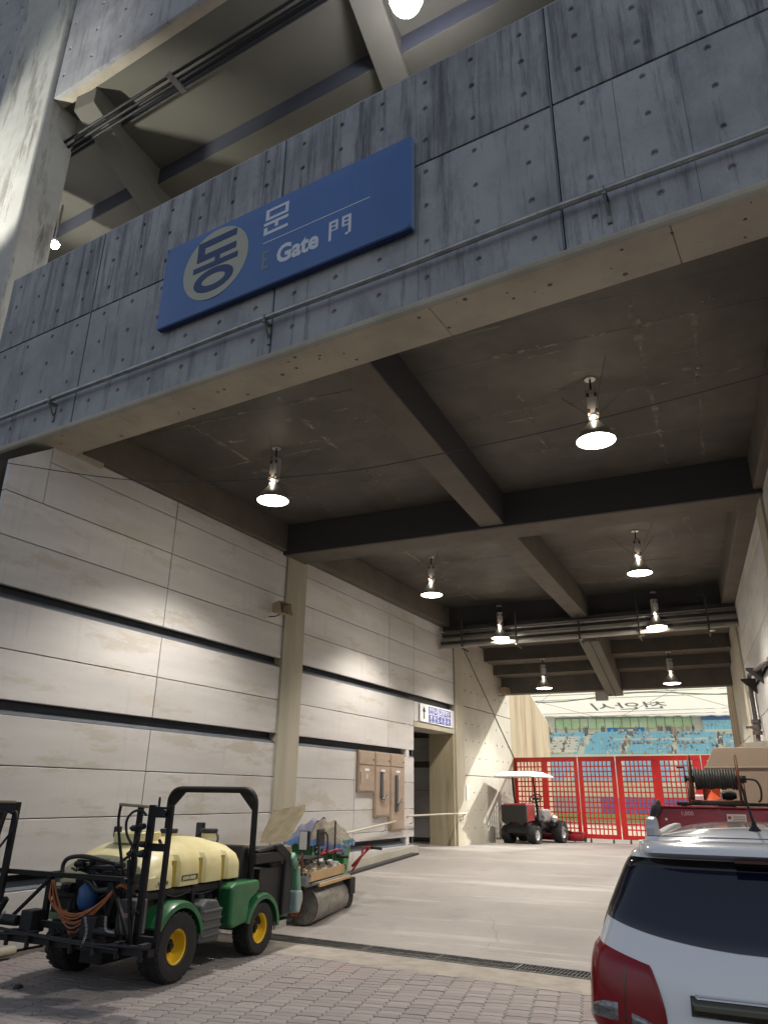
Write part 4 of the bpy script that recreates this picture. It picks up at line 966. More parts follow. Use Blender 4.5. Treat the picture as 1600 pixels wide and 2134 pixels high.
for a, b in ((-15.4, -14.5), (-13.9, -13.0)): G(SF).box(a, b, 138.57, 138.59, 12.5, 12.8).build('print', M_BOARD, bn)
rf = thing('membrane_roof', 'pale fabric roof over the far stand with dark lettering', 'roof', (-20, 120, 20))
def rfz(y): return 15.15+.06*(141-y)
def rfn(u, v):
    x = -75+130*u; y = 145-75*v; return (x, y, rfz(y)+.10*math.cos(u*300)*(1-v)-.010*(x+13))
G().grid(rfn, 120, 4).build('fabric', M_ROOF, rf, smooth=True)
for yy in (138, 134, 121, 117, 113):
    G().tube([(-75+i*4, yy, rfz(yy)-.5+.02*i) for i in range(33)], .05, 4).build('roof_cable', M_ROOFT, rf)
for a, b in (((-34, 138), (-22, 112)), ((-30, 112), (-20, 138)), ((-8, 112), (4, 136)), ((-16, 138), (-4, 112))):
    G().tube([(a[0], a[1], rfz(a[1])-.4), (b[0], b[1], rfz(b[1])-.4)], .04, 4).build('roof_cable', M_ROOFT, rf)
G().tube([(-36+i*1.2, 100, 13.6+.35*math.sin(i*.35)+.012*i) for i in range(36)], .07, 5).build('sagging_cable', M_BANG, rf)
text('천안시', 7.4, M_ROOFT, rf, Matrix(((-1, 0, 0, -7.4), (0, -1, 0, 131.2), (0, .06, 1, 15.15+.06*9.8-.25), (0, 0, 0, 1))), ext=.02, off=.05, sx=.60)

# ================================================================== vehicles
random.seed(5)
def wheel(parent, c, R, W, rr, rimm, axis='x', face=1, lugs=26, T=None, name='wheel'):
    # c centre; face=+1 outer side towards +axis
    hw = W/2; prof = [(rr, -hw*.86), (R*.80, -hw), (R*.93, -hw*.96), (R*.985, -hw*.75), (R, -hw*.4), (R, hw*.4), (R*.985, hw*.75), (R*.93, hw*.96), (R*.80, hw), (rr, hw*.86), (rr*.98, 0)]
    g = G(T); g.lathe(prof, 40, axis, c, close=True)
    for k in range(lugs):
        a0 = 2*PI*k/lugs
        for sgn in (-1, 1):
            a1 = a0+(PI/lugs if sgn > 0 else 0); da = 2*PI/lugs*.28; vs = []
            for (h, r_) in ((.05*hw*sgn, R-.004), (.9*hw*sgn, R*.955)):
                for da_ in (-da, da):
                    off = .12*(abs(h)/hw)
                    for dr in (0, .012):
                        r = r_+dr; a = a1+da_+off; x, y = r*math.cos(a), r*math.sin(a)
                        p = {'z': (x, y, h), 'x': (h, x, y), 'y': (x, h, y)}[axis]; vs.append((p[0]+c[0], p[1]+c[1], p[2]+c[2]))
            g.add(vs, [(0, 1, 3, 2), (4, 6, 7, 5), (1, 5, 7, 3), (0, 4, 5, 1), (2, 3, 7, 6)])
    o = g.build(name, M_RUB, parent, smooth=40)
    f = face
    pr = [(rr*1.02, hw*.88*f), (rr*1.02, hw*.80*f), (rr*.90, hw*.70*f), (rr*.86, hw*.05*f), (rr*.78, -hw*.10*f), (rr*.48, -hw*.06*f), (rr*.43, hw*.12*f), (rr*.17, hw*.14*f), (rr*.15, hw*.30*f), (0, hw*.30*f)]
    gg = G(T); gg.lathe(pr, 28, axis, c, cap=False); gg.build('rim', rimm, o, smooth=35)
    G(T).lathe([(rr*.40, hw*.13*f), (rr*.36, hw*.17*f), (rr*.20, hw*.20*f), (rr*.18, hw*.40*f), (0, hw*.42*f)], 20, axis, c).build('hub', M_BLKM, o, smooth=35)
    gb = G(T)
    for k in range(5):
        a = 2*PI*k/5; x, y = rr*.30*math.cos(a), rr*.30*math.sin(a); h = hw*.15*f
        p = {'z': (x, y, h), 'x': (h, x, y), 'y': (x, h, y)}[axis]
        gb.lathe([(.0, -.012), (.013, -.012), (.013, .012), (0, .012)], 6, axis, (c[0]+p[0], c[1]+p[1], c[2]+p[2]))
    gb.build('lug_nut', M_BLKM, o)
    return o

# ---------------- green sprayer vehicle
sp = thing('sprayer_vehicle', 'green utility sprayer with cream yellow tank, black folded booms and yellow wheels', 'sprayer', (-6.25, 7.9, 0))
wheel(sp, (-5.62, 7.13, .33), .33, .28, .165, M_RIM, face=1)
wheel(sp, (-6.88, 7.13, .33), .33, .28, .165, M_RIM, face=-1)
wheel(sp, (-5.62, 8.74, .29), .29, .24, .165, M_RIM, face=1, lugs=34)
wheel(sp, (-6.88, 8.74, .29), .29, .24, .165, M_RIM, face=-1, lugs=34)
g = G(); g.box(-6.55, -5.95, 6.5, 9.3, .36, .46); g.box(-6.88, -5.62, 7.07, 7.19, .27, .39); g.box(-6.88, -5.62, 8.69, 8.79, .24, .33); g.box(-6.9, -5.66, 6.6, 8.4, .78, .86); g.box(-6.85, -5.72, 6.65, 8.3, .62, .78); g.box(-6.4, -6.1, 6.7, 7.6, .18, .36)
g.box(-6.5, -6.0, 7.9, 8.5, .2, .62); g.build('chassis', M_BLKM, sp, bevel=.01, seg=1)
# tank
YT = [6.74, 6.76, 6.84, 6.96, 7.09, 7.13, 7.19, 7.23, 7.55, 7.59, 7.65, 7.69, 7.98, 8.02, 8.08, 8.12, 8.26, 8.34, 8.37]
def tank_ring(y, n=32):
    rear = min(1, max(0, (y-6.74)/.45)); top = 1.17+.15*rear**.8-(.06*max(0, (y-8.0)/.37)**1.5)
    hw = .60+.05*min(1, (y-6.74)/.15); groove = .045 if (7.12 < y < 7.20 or 7.58 < y < 7.66 or 8.01 < y < 8.09) else 0.0
    if y > 8.36: hw -= .05; top -= .06
    if y < 6.75: hw -= .04; top -= .04
    zb = .875+(0.03 if y < 6.75 or y > 8.36 else 0)
    pts = []
    side_top = top-.15
    h = hw-groove
    prof = [(-h, zb), (-h-.0, zb+.12), (-h+.01, side_top-.06), (-h+.06+groove*0, side_top+.02), (-hw+.22, top-.045), (-hw+.42, top), (-.1, top+.01), (.1, top+.01), (hw-.42, top), (hw-.22, top-.045), (h-.06, side_top+.02), (h-.01, side_top-.06), (h, zb+.12), (h, zb)]
    return [(-6.27+x, y, z) for x, z in prof]
g = G(); rings = [tank_ring(y) for y in YT]; n = len(rings[0]); vs = [p for r in rings for p in r]
fs = [(i*n+k, i*n+(k+1) % n, (i+1)*n+(k+1) % n, (i+1)*n+k) for i in range(len(rings)-1) for k in range(n)]+[tuple(range(n)), tuple((len(rings)-1)*n+k for k in range(n))]
g.add(vs, fs); tk = g.build('tank', M_YTANK, sp, smooth=50, bevel=.012)
for y in (7.16, 7.62, 8.05):
    G().box(-5.672, -5.656, y-.034, y+.034, .885, 1.14).build('rib_groove', M_YTANKD, tk, bevel=.005)
g = G(); g.lathe([(.25, 1.30), (.26, 1.40), (.245, 1.41), (.225, 1.40), (.22, 1.33)], 30, c=(-6.28, 7.22, 0)); g.build('filler_rim', M_YTANK, tk, smooth=40)
G().lathe([(.222, 1.345), (.0, 1.35)], 30, c=(-6.28, 7.22, 0)).build('filler_lid', M_GPLAS, tk)
for (x, y) in ((-6.40, 7.92), (-6.02, 8.22)):
    G().lathe([(.09, 1.31), (.09, 1.375), (0, 1.375)], 20, c=(x, y, 0)).build('filler_neck', M_YTANK, tk, smooth=40)
    G().lathe([(.105, 1.362), (.108, 1.40), (.10, 1.412), (0, 1.412)], 20, c=(x, y, 0)).build('tank_lid', M_PLAS, tk, smooth=40)
G().tube([(-6.42, 7.05, 1.36), (-6.42, 7.05, 1.46), (-6.42, 7.05, 1.47)], [.045, .045, .02], 12).build('breather', M_PLAS, tk, smooth=40)
dc = G().box(-5.628, -5.612, 7.25, 7.53, .925, .985).build('name_plate', M_GPLAS, sp, bevel=.004)
G().box(-5.6125, -5.611, 7.255, 7.525, .928, .982).build('plate_face', mat('plate_olive', (.05, .06, .03), .5), dc)
text('JOHN DEERE', .042, mat('plate_yellow', (.75, .70, .45), .5), dc, frameT((-5.610, 7.267, .940), (0, 1, 0), (0, 0, 1), (1, 0, 0)), ext=.001, off=.0012, sx=.92)
text('HD200', .055, M_GPLAS, sp, frameT((-5.613, 6.86, .915), (0, 1, 0), (0, 0, 1), (1, 0, 0)), ext=.001, off=.002)
# ROPS
pts = []
x0, x1, zt, r = -7.0, -5.63, 1.87, .17
pts = [(x0, 8.62, .62), (x0, 8.62, zt-r)]+[(x0+r-r*math.cos(a*PI/12), 8.62, zt-r+r*math.sin(a*PI/12)) for a in range(1, 7)]+[(x1-r+r*math.sin(a*PI/12), 8.62, zt-r+r*math.cos(a*PI/12)) for a in range(0, 6)]+[(x1, 8.62, zt-r), (x1, 8.62, .62)]
G().tube(pts, .042, 8).build('roll_bar', M_BLACK, sp, smooth=50)
for x, s in ((x0+.04, 1), (x1-.04, -1)):
    G().prism([(x, zt-.24), (x, zt-.04), (x+s*.20, zt-.04)], 8.60, 8.64, 'y').build('gusset', M_BLACK, sp)
# seat shroud and seats
g = G(); g.prism([(8.40, .62), (8.52, 1.20), (8.66, 1.22), (8.70, .62)], -6.98, -5.70, 'x'); g.build('seat_shroud', M_PLAS, sp, bevel=.04, seg=3)
for x in (-6.65, -5.98):
    G().box(x-.22, x+.22, 8.72, 9.10, .62, .74).build('seat_cushion', M_PLAS, sp, bevel=.05, seg=3)
    G().box(x-.22, x+.22, 8.67, 8.78, .74, 1.16).build('seat_back', M_PLAS, sp, bevel=.045, seg=3)
tubes = [([(-5.72, 8.45, .55), (-5.6, 8.0, .5), (-5.62, 7.9, .7)], .015), ([(-5.7, 7.4, .8), (-5.66, 7.7, .76), (-5.7, 8.1, .8)], .012), ([(-5.68, 7.0, .84), (-5.64, 7.2, .78), (-5.66, 7.5, .82)], .010)]
for p_, r_ in tubes: G().tube(cat([Vector(q) for q in p_], 5), r_, 6).build('frame_hose', M_PLAS, sp, smooth=True)
for y_ in (7.0, 7.5, 8.0, 8.3): G().box(-5.70, -5.65, y_, y_+.05, .66, .88).build('tank_strap', M_BLKM, sp)
# fenders
def fender(cx0, cx1, cy, cz, R, a0, a1, m, th=.02, flare=.03, name='fender'):
    g = G(); n = 16; vs = []
    for i in range(n+1):
        a = a0+(a1-a0)*i/n
        for x, rr in ((cx0, R), (cx0+.03, R+.02), (cx1-.04, R+.02), (cx1, R), (cx1, R-.05), (cx1-.015, R-.045), (cx0, R-.02)):
            vs.append((x, cy+rr*math.cos(a), cz+rr*math.sin(a)))
    k = 7; fs = [(i*k+j, i*k+(j+1) % k, (i+1)*k+(j+1) % k, (i+1)*k+j) for i in range(n) for j in range(k)]+[tuple(range(k)), tuple(n*k+j for j in range(k))]
    g.add(vs, fs); return g.build(name, m, sp, smooth=45)
fender(-5.90, -5.47, 7.13, .33, .41, rad(12), rad(150), M_GREEN)
fender(-7.03, -6.62, 7.13, .33, .41, rad(12), rad(150), M_GREEN)
fender(-5.86, -5.47, 8.74, .29, .37, rad(-2), rad(165), M_GREEN)
fender(-7.03, -6.64, 8.74, .29, .37, rad(-2), rad(165), M_GREEN)
G().prism([(8.02, .42), (8.10, .36), (8.38, .40), (8.42, .62), (8.62, .72), (8.6, .84), (8.12, .84), (8.02, .80)], -5.80, -5.475, 'x').build('side_panel', M_GREEN, sp, bevel=.035, seg=3)
G().prism([(8.02, .42), (8.38, .40), (8.6, .84), (8.12, .84), (8.02, .80)], -7.03, -6.7, 'x').build('side_panel', M_GREEN, sp, bevel=.035, seg=3)
# tool box
tb = G().prism([(7.50, .30), (7.86, .27), (7.90, .58), (7.80, .70), (7.60, .72), (7.50, .66)], -5.78, -5.50, 'x').build('fuel_tank', M_GPLAS, sp, bevel=.03, seg=3)
for z in (.34, .42, .50, .58): G().box(-5.76, -5.485, 7.53, 7.88, z, z+.035).build('tank_rib', M_GPLAS, tb, bevel=.012)
G().lathe([(.05, .70), (.05, .75), (0, .76)], 14, c=(-5.66, 7.66, 0)).build('fuel_cap', M_CABLE, tb, smooth=40)
# cab floor, dash, cowl
G().box(-6.98, -5.52, 8.95, 9.5, .27, .31).build('floor_plate', M_BLKM, sp)
g = G(); g.box(-5.525, -5.505, 9.06, 9.34, .22, .31)
for i in range(7):
    for j in range(3): g.box(-5.504, -5.498, 9.08+i*.038, 9.10+i*.038, .235+j*.024, .250+j*.024)
g.build('tread_edge', M_ALU, sp)
G().prism([(9.33, .30), (9.35, .95), (9.28, 1.15), (9.33, 1.17), (9.50, 1.03), (9.64, .72), (9.66, .45), (9.50, .30)], -6.98, -5.60, 'x').build('front_cowl', M_GREEN, sp, bevel=.05, seg=3)
G().prism([(9.28, .36), (9.32, 1.0), (9.10, 1.12), (9.02, 1.20), (9.20, 1.215), (9.46, 1.08), (9.50, .70), (9.46, .36)], -5.62, -5.54, 'x').build('door_pillar', M_PLAS, sp, bevel=.02, seg=2)
G().prism([(8.66, 1.16), (9.08, 1.20), (9.30, 1.17), (9.30, 1.13), (9.08, 1.155), (8.66, 1.12)], -5.66, -5.56, 'x').build('side_rail', M_PLAS, sp, bevel=.015)
G().box(-6.95, -5.60, 9.05, 9.36, .92, 1.16).build('dashboard', M_PLAS, sp, bevel=.04, seg=2)
G().prism([(9.42, 1.02), (9.50, 1.10), (9.66, .86), (9.70, .60), (9.60, .60), (9.56, .84)], -5.62, -5.50, 'x').build('light_pod', M_PGRN, sp, bevel=.03, seg=3)
G().prism([(9.56, .36), (9.54, .62), (9.70, .62), (9.72, .50), (9.64, .34)], -5.66, -5.48, 'x').build('bumper_cap', mat('pale_grey_cap', (.27, .36, .36), .5), sp, bevel=.03, seg=3)
g = G(); g.tube([(-6.62+.19*math.cos(a*PI/12), 8.98+.07*math.sin(a*PI/12), 1.22+.13*math.sin(a*PI/12)) for a in range(24)], .015, 6, closed=True); g.tube([(-6.62, 9.0, 1.2), (-6.62, 9.15, 1.1)], .02, 6); g.build('steering_wheel', M_CABLE, sp, smooth=True)
def mirror(x, y, z, w_, h_, lit):
    L = G().box(x-w_/2, x+w_/2, y, y+.05, z-h_/2, z+h_/2).build('mirror', M_PLAS, sp, bevel=.015, seg=2)
    G().box(x-w_/2+.015, x+w_/2-.03, y-.003, y-.0005, z-h_/2+.012, z+h_/2-.012).build('mirror_glass', lit, L)
    G().tube([(x, y+.05, z), (x, y+.09, z-.05), (x-.02 if x > -6 else x+.04, y-.15, z-.35)], .010, 5).build('mirror_arm', M_CABLE, sp)
mirror(-5.42, 9.55, 1.235, .16, .25, mat('lit_mirror_glass', (.60, .57, .52), .45)); mirror(-7.02, 9.35, 1.33, .14, .20, M_GPLAS)  # bright reflection of the right mirror painted as a pale colour
G().box(-6.94, -5.60, 8.78, 9.34, .312, .93).build('cab_shade_block', M_PLAS, sp)  # black box added inside the cowl to make the cab interior dark
G().box(-5.60, -5.55, 8.60, 9.30, 1.0, 1.12).build('tray_edge', M_PLAS, sp, bevel=.01)
# clutter in cab
g = G()
for i in range(9): g.tube([(-5.75+random.uniform(-.05, .05), 9.0+.05*i, 1.0), (-5.65, 9.02+.05*i, 1.06+random.uniform(-.03, .03)), (-5.60, 9.0+.045*i, .98)], .022, 5)
g.build('dark_bag', M_CABLE, sp, smooth=True)
G().lathe([(.0, -.06), (.05, -.05), (.055, .03), (.03, .06), (0, .06)], 10, 'y', (-5.64, 9.36, .99)).build('white_bottle', M_BOARD, sp, smooth=True)
G().box(-5.66, -5.60, 9.28, 9.38, .84, .90).build('pink_rag', mat('pink_cloth', (.5, .25, .25), .9), sp, bevel=.02)
G().lathe([(.0, -.12), (.045, -.11), (.045, .09), (.03, .12), (0, .12)], 12, 'y', (-5.72, 8.62, .70)).build('yellow_canister', M_RIM, sp, smooth=True)
# pump engine at the rear
en = G()
for (a, b, c, d, e, f) in ((-6.34, -6.08, 6.42, 6.62, 1.06, 1.17), (-6.12, -5.92, 6.44, 6.66, .98, 1.12), (-5.95, -5.75, 6.40, 6.6, 1.0, 1.1), (-5.78, -5.58, 6.42, 6.58, .96, 1.06), (-6.35, -5.7, 6.45, 6.62, .70, .98)):
    en.box(a, b, c, d, e, f)
for i in range(7): en.lathe([(.0, -.05), (.03, -.05), (.03, .05), (0, .05)], 8, random.choice('xyz'), (random.uniform(-6.3, -5.6), 6.42, random.uniform(1.02, 1.14)))
for i in range(5): en.tube([(random.uniform(-6.3, -5.6), 6.4, random.uniform(1.0, 1.12)) for _ in range(3)], .012, 5)
for i in range(16):
    a_ = Vector((random.uniform(-6.4, -5.5), 6.36+random.uniform(0, .1), random.uniform(.62, 1.1))); en.tube(cat([a_, a_+Vector((random.uniform(-.12, .12), -.03, random.uniform(-.1, .1))), a_+Vector((random.uniform(-.2, .2), .02, random.uniform(-.16, .1)))], 4), random.uniform(.006, .014), 5)
for (x, z) in ((-6.3, .72), (-5.8, .76), (-5.65, .9), (-6.4, .9)): en.lathe([(.0, -.06), (.05, -.06), (.06, 0), (.05, .06), (0, .06)], 10, random.choice('xyz'), (x, 6.42, z))
en.build('pump_engine', M_BLKM, sp, bevel=.012)
G().lathe([(.0, -.14), (.07, -.13), (.10, -.08), (.10, .06), (.06, .10), (.03, .12), (0, .12)], 16, 'z', (-6.06, 6.36, .86)).build('pump_bottle', M_BLUE, sp, smooth=True)
for pts, r in (([(-6.38, 6.3, 1.0), (-6.40, 6.3, 1.12), (-6.33, 6.3, 1.19), (-6.15, 6.32, 1.21), (-5.95, 6.36, 1.18), (-5.80, 6.45, 1.14)], .022),
               ([(-5.82, 6.45, 1.14), (-5.72, 6.5, 1.22), (-5.58, 6.55, 1.27), (-5.42, 6.6, 1.30), (-5.36, 6.5, 1.38)], .016), ([(-6.05, 6.28, 1.0), (-5.98, 6.28, .98), (-5.88, 6.28, .92), (-5.72, 6.28, .93)], .026)):
    G().tube(cat([Vector(p) for p in pts], 6), r, 8).build('hose', M_PLAS, sp, smooth=True)
hc = G()
for i in range(9):
    k = i/8*1.7; j = random.uniform(-.008, .008)
    p = [(-6.45+.05*k, 6.25-.02*i/3, .99), (-6.44+.09*k, 6.22, .84-.02*k+j), (-6.33+.12*k, 6.21, .67+.10*(1-k)+j), (-6.08+.03*k, 6.20, .60+.11*(1-k)+j), (-5.86-.02*k, 6.21, .69+.08*(1-k)+j), (-5.70, 6.22, .84+.03*(1-k)), (-5.60, 6.27, .97), (-5.50, 6.3, 1.03-.01*i)]
    hc.tube(cat([Vector((q[0], q[1]-.012*(i % 3), q[2])) for q in p], 5), .0085, 6)
hc.build('hose_coil', M_HOSE, sp, smooth=True)
# boom frame
bf = G()
bars = [((-7.5, 6.27, 1.035), (-5.43, 6.27, 1.03), .05, .045), ((-6.61, 6.2, .60), (-5.81, 6.2, .59), .05, .06), ((-6.5, 6.26, 1.02), (-6.5, 6.26, .60), .06, .05), ((-5.69, 6.26, 1.0), (-5.68, 6.26, .60), .06, .05),
        ((-6.48, 6.24, 1.0), (-6.9, 6.2, .62), .035, .03), ((-5.66, 6.24, 1.0), (-5.30, 6.15, .55), .035, .03), ((-5.55, 6.24, .80), (-5.38, 6.15, .50), .025, .025), ((-6.2, 6.5, .75), (-6.2, 6.2, .6), .06, .05), ((-5.9, 6.5, .75), (-5.9, 6.2, .6), .06, .05),
        ((-6.3, 6.2, .60), (-6.0, 6.12, .48), .02, .02), ((-5.8, 6.2, .60), (-6.2, 6.12, .48), .02, .02)]
for a, b, w_, h_ in bars: bf.bar(a, b, w_, h_)
bf.build('boom_rack', M_BLACK, sp, bevel=.004, seg=1)
for x0, x1 in ((-6.62, -6.50), (-5.83, -5.69)): G().box(x0-.02, x1+.02, 6.08, 6.26, .52, .72).build('pivot_plate', M_BLKM, sp, bevel=.01)
bb = G(); bb.box(-7.5, -5.0, 6.08, 6.16, .44, .50)
bb.tube([(-7.5, 6.04, .56), (-7.1, 6.04, .56), (-6.6, 6.04, .535), (-6.1, 6.04, .52), (-5.6, 6.04, .51), (-5.02, 6.04, .525)], .016, 6)
bb.tube([(-7.4, 6.02, .53), (-6.9, 6.02, .51), (-6.4, 6.02, .53), (-5.9, 6.02, .50), (-5.3, 6.02, .49)], .011, 6)
for i in range(9):
    x = -7.3+i*.28; bb.lathe([(.0, -.05), (.022, -.05), (.022, .03), (.012, .05), (0, .05)], 8, 'z', (x, 6.05, .46)); bb.box(x-.03, x+.03, 6.03, 6.15, .50, .545)
bb.build('folded_boom', M_BLKM, sp)
for x0, s in ((-5.0, 1), (-7.42, -1)):
    pass
def boomtower(xs, m, name):
    L = G()
    for x, zb, w_ in xs: L.bar((x, 6.22, zb), (x, 6.24, 1.715), w_, .045)
    return L.build(name, m, sp, bevel=.004, seg=1)
boomtower([(-5.27, .46, .07), (-5.04, .50, .045), (-5.42, 1.02, .05)], M_BLACK, 'boom_upright')
G().tube(cat([Vector(p) for p in [(-5.665, 6.22, 1.71), (-5.67, 6.22, 1.55), (-5.60, 6.22, 1.3), (-5.52, 6.22, 1.08)]], 4), .016, 6).build('boom_upright', M_BLACK, sp, smooth=True)
G().box(-5.24, -5.05, 6.215, 6.245, 1.60, 1.70).build('boom_plate', M_BLACK, sp, bevel=.004)
G().lathe([(.0, -.02), (.03, -.02), (.03, .02), (0, .02)], 12, 'y', (-5.09, 6.2, 1.65)).build('boom_bolt', M_BLKM, sp, smooth=40)
G().box(-5.24, -5.05, 6.215, 6.245, 1.30, 1.37).build('boom_plate', M_BLACK, sp, bevel=.004)
G().box(-5.24, -5.03, 6.20, 6.25, .48, .58).build('boom_plate', M_BLACK, sp, bevel=.004)
G().tube([(-5.66, 6.2, 1.715), (-5.42, 6.2, 1.705), (-5.30, 6.2, 1.70)], .016, 8).build('boom_top_tube', M_SPK, sp, smooth=True)
G().lathe([(.0, 0), (.012, 0), (.012, .07), (.008, .09), (0, .09)], 8, c=(-5.19, 6.23, 1.70)).build('boom_stud', M_BLKM, sp)
g = G(); g.tube(cat([Vector(p) for p in [(-5.29, 6.18, 1.62), (-5.35, 6.17, 1.66), (-5.45, 6.17, 1.65), (-5.52, 6.17, 1.57), (-5.50, 6.17, 1.45), (-5.42, 6.18, 1.34), (-5.36, 6.19, 1.22), (-5.38, 6.2, 1.0)]], 5), .013, 6)
g.tube(cat([Vector(p) for p in [(-5.36, 6.17, 1.50), (-5.31, 6.17, 1.52), (-5.36, 6.17, 1.42), (-5.43, 6.17, 1.28), (-5.40, 6.18, 1.05)]], 5), .010, 6); g.build('boom_hose', M_PLAS, sp, smooth=True)
g = G()
for (x, z) in ((-5.42, 1.50), (-5.33, 1.52), (-5.30, 1.27), (-5.42, 1.27), (-5.45, 1.03), (-5.38, 1.03), (-5.29, .78), (-5.29, 1.36)):
    g.lathe([(.0, -.03), (.028, -.03), (.028, .03), (0, .03)], 8, random.choice('xyz'), (x, 6.18, z)); g.box(x-.05, x+.05, 6.165, 6.185, z-.012, z+.012)
g.build('nozzle_body', M_BLKM, sp)
G().bar((-5.28, 6.16, .50), (-5.42, 6.16, 1.22), .03, .03).build('boom_stay', M_BLACK, sp)
# left boom tower
boomtower([(-7.13, .74, .07), (-7.36, .5, .05)], M_BLACK, 'boom_upright')
G().box(-7.40, -7.10, 6.2, 6.25, 1.60, 1.70).build('boom_plate', M_BLACK, sp, bevel=.004)
G().tube([(-7.45, 6.2, 1.715), (-7.12, 6.2, 1.715)], .016, 8).build('boom_top_tube', M_SPK, sp, smooth=True)
g = G(); g.tube(cat([Vector(p) for p in [(-7.14, 6.18, 1.60), (-7.06, 6.17, 1.62), (-7.02, 6.17, 1.52), (-7.07, 6.17, 1.42), (-7.16, 6.17, 1.32), (-7.25, 6.18, 1.2), (-7.3, 6.18, .9)]], 5), .013, 6)
g.tube(cat([Vector(p) for p in [(-7.2, 6.17, 1.62), (-7.25, 6.17, 1.4), (-7.27, 6.17, 1.15), (-7.3, 6.17, .8)]], 5), .02, 6); g.build('boom_hose', M_PLAS, sp, smooth=True)
g = G(); g.bar((-7.13, 6.15, .78), (-7.20, 6.15, .50), .06, .05); g.build('boom_link', M_BLACK, sp)
G().bar((-6.95, 6.15, .80), (-7.12, 6.15, .52), .04, .05).build('boom_link', M_BLACK, sp)
G().lathe([(.0, -.12), (.05, -.12), (.05, .12), (0, .12)], 10, 'x', (-6.80, 6.1, .62)).build('boom_actuator', M_BLKM, sp, smooth=40)
G().lathe([(.0, -.12), (.035, -.12), (.035, .12), (0, .12)], 10, 'x', (-5.55, 6.1, .60)).build('boom_actuator', M_BLKM, sp, smooth=40)
# chains
def chain(pts, name='chain'):
    g = G(); P = cat([Vector(p) for p in pts], 8)
    for i, (a, b) in enumerate(zip(P, P[1:])):
        d = (b-a); 
        if d.length < 1e-4: continue
        m_ = (a+b)/2; u = d.normalized(); s_ = u.orthogonal().normalized()
        if i % 2: s_ = u.cross(s_)
        L_ = d.length*.75; g.tube([m_+u*L_*math.cos(t)+s_*.010*math.sin(t) for t in [k*PI/4 for k in range(8)]], .003, 4, closed=True)
    g.build(name, M_STEEL, sp)
chain([(-5.75, 6.03, .72), (-5.70, 6.02, .60), (-5.74, 6.02, .48)]); chain([(-5.50, 6.03, .74), (-5.47, 6.02, .64), (-5.38, 6.03, .62)]); chain([(-6.95, 6.03, .80), (-6.9, 6.02, .62), (-6.8, 6.03, .70)]); chain([(-7.3, 6.1, .74), (-7.1, 6.08, .68), (-6.97, 6.1, .76)])
G().box(-5.62, -5.40, 6.30, 6.48, .55, .85).build('control_box', M_GPLAS, sp, bevel=.01)
G().box(-5.56, -5.46, 6.297, 6.2995, .70, .74).build('warning_label', mat('warning_orange', (.5, .28, .2), .6), sp)

# ---------------- roller machine behind the sprayer
ro = thing('roller_machine', 'rusty towed roller with tan hopper full of rubble', 'roller', (-6.1, 11.2, .03))
ax = Vector((-.13, .99, 0)).normalized(); rc = Vector((-6.0, 10.62, .285))
side = Vector((ax.y, -ax.x, 0))
RT = Matrix(((side.x, ax.x, 0, rc.x), (side.y, ax.y, 0, rc.y), (0, 0, 1, rc.z), (0, 0, 0, 1)))
G(RT).lathe([(.25, 0), (.255, .01), (.255, 1.36), (.25, 1.37), (0, 1.37)], 36, 'y').build('drum', M_DRUM, ro, smooth=40)
G(RT).lathe([(.0, .02), (.235, .02), (.24, -.004), (.25, 0)], 36, 'y').build('drum_end', M_RUST, ro, smooth=40)
g = G(RT); g.prism([(-.34, -.05), (-.30, .34), (.02, .36), (.02, -.02), (-.05, -.16)], -.05, -.02, 'y')
for (x, z) in ((-.12, .05), (-.12, -.12), (.01, .05), (.01, -.12)): g.lathe([(.0, -.07), (.018, -.07), (.018, -.04), (0, -.04)], 8, 'y', (x, 0, z))
g.build('side_plate', M_RUST, ro, bevel=.004, seg=1)
G(RT).prism([(-.34, .24), (.05, .24), (.25, .30), (.25, .33), (.05, .29), (-.34, .30)], -.03, 1.40, 'y').build('scraper_frame', M_MGREY, ro, bevel=.004)
g = G(RT)
for i in range(5): g.bar((.03, .1+i*.28, .30), (.26, .1+i*.28, .30), .03, .03)
g.build('scraper_bar', M_DRUM, ro)
G(RT).bar((.25, 0, .285), (.25, 1.37, .285), .04, .05).build('scraper_blade', M_TAN, ro, bevel=.006)
# hopper
h0 = [(-.50, -.04), (.02, -.04), (.02, 1.38), (-.50, 1.38)]; h1 = [(-.62, -.06), (.14, -.06), (.14, 1.44), (-.62, 1.44)]
def hopp(z0, z1, a, b): return [(x, y, z0) for x, y in a], [(x, y, z1) for x, y in b]
g = G(RT); lo_, hi_ = hopp(.28, .33, h0, h1); hi2 = [(x, y, .46) for x, y in h1]
vs = lo_+hi_+hi2; fs = []
for l in range(2):
    for k in range(4): fs.append((l*4+k, l*4+(k+1) % 4, l*4+4+(k+1) % 4, l*4+4+k))
fs.append((0, 3, 2, 1)); g.add(vs, fs); g.build('hopper', M_TAN, ro, solid=.012)
G(RT).box(-.60, .12, -.068, -.061, .27, .45).build('end_plate', M_MGREY, ro)
g = G(RT)
for i in range(6): g.box(-.24+i*.055, -.205+i*.055, -.070, -.068, .41, .44)
for j in range(5): g.box(-.52, .06, -.070, -.068, .29+j*.02, .294+j*.02)
g.build('plate_print', M_CABLE, ro)
random.seed(3)
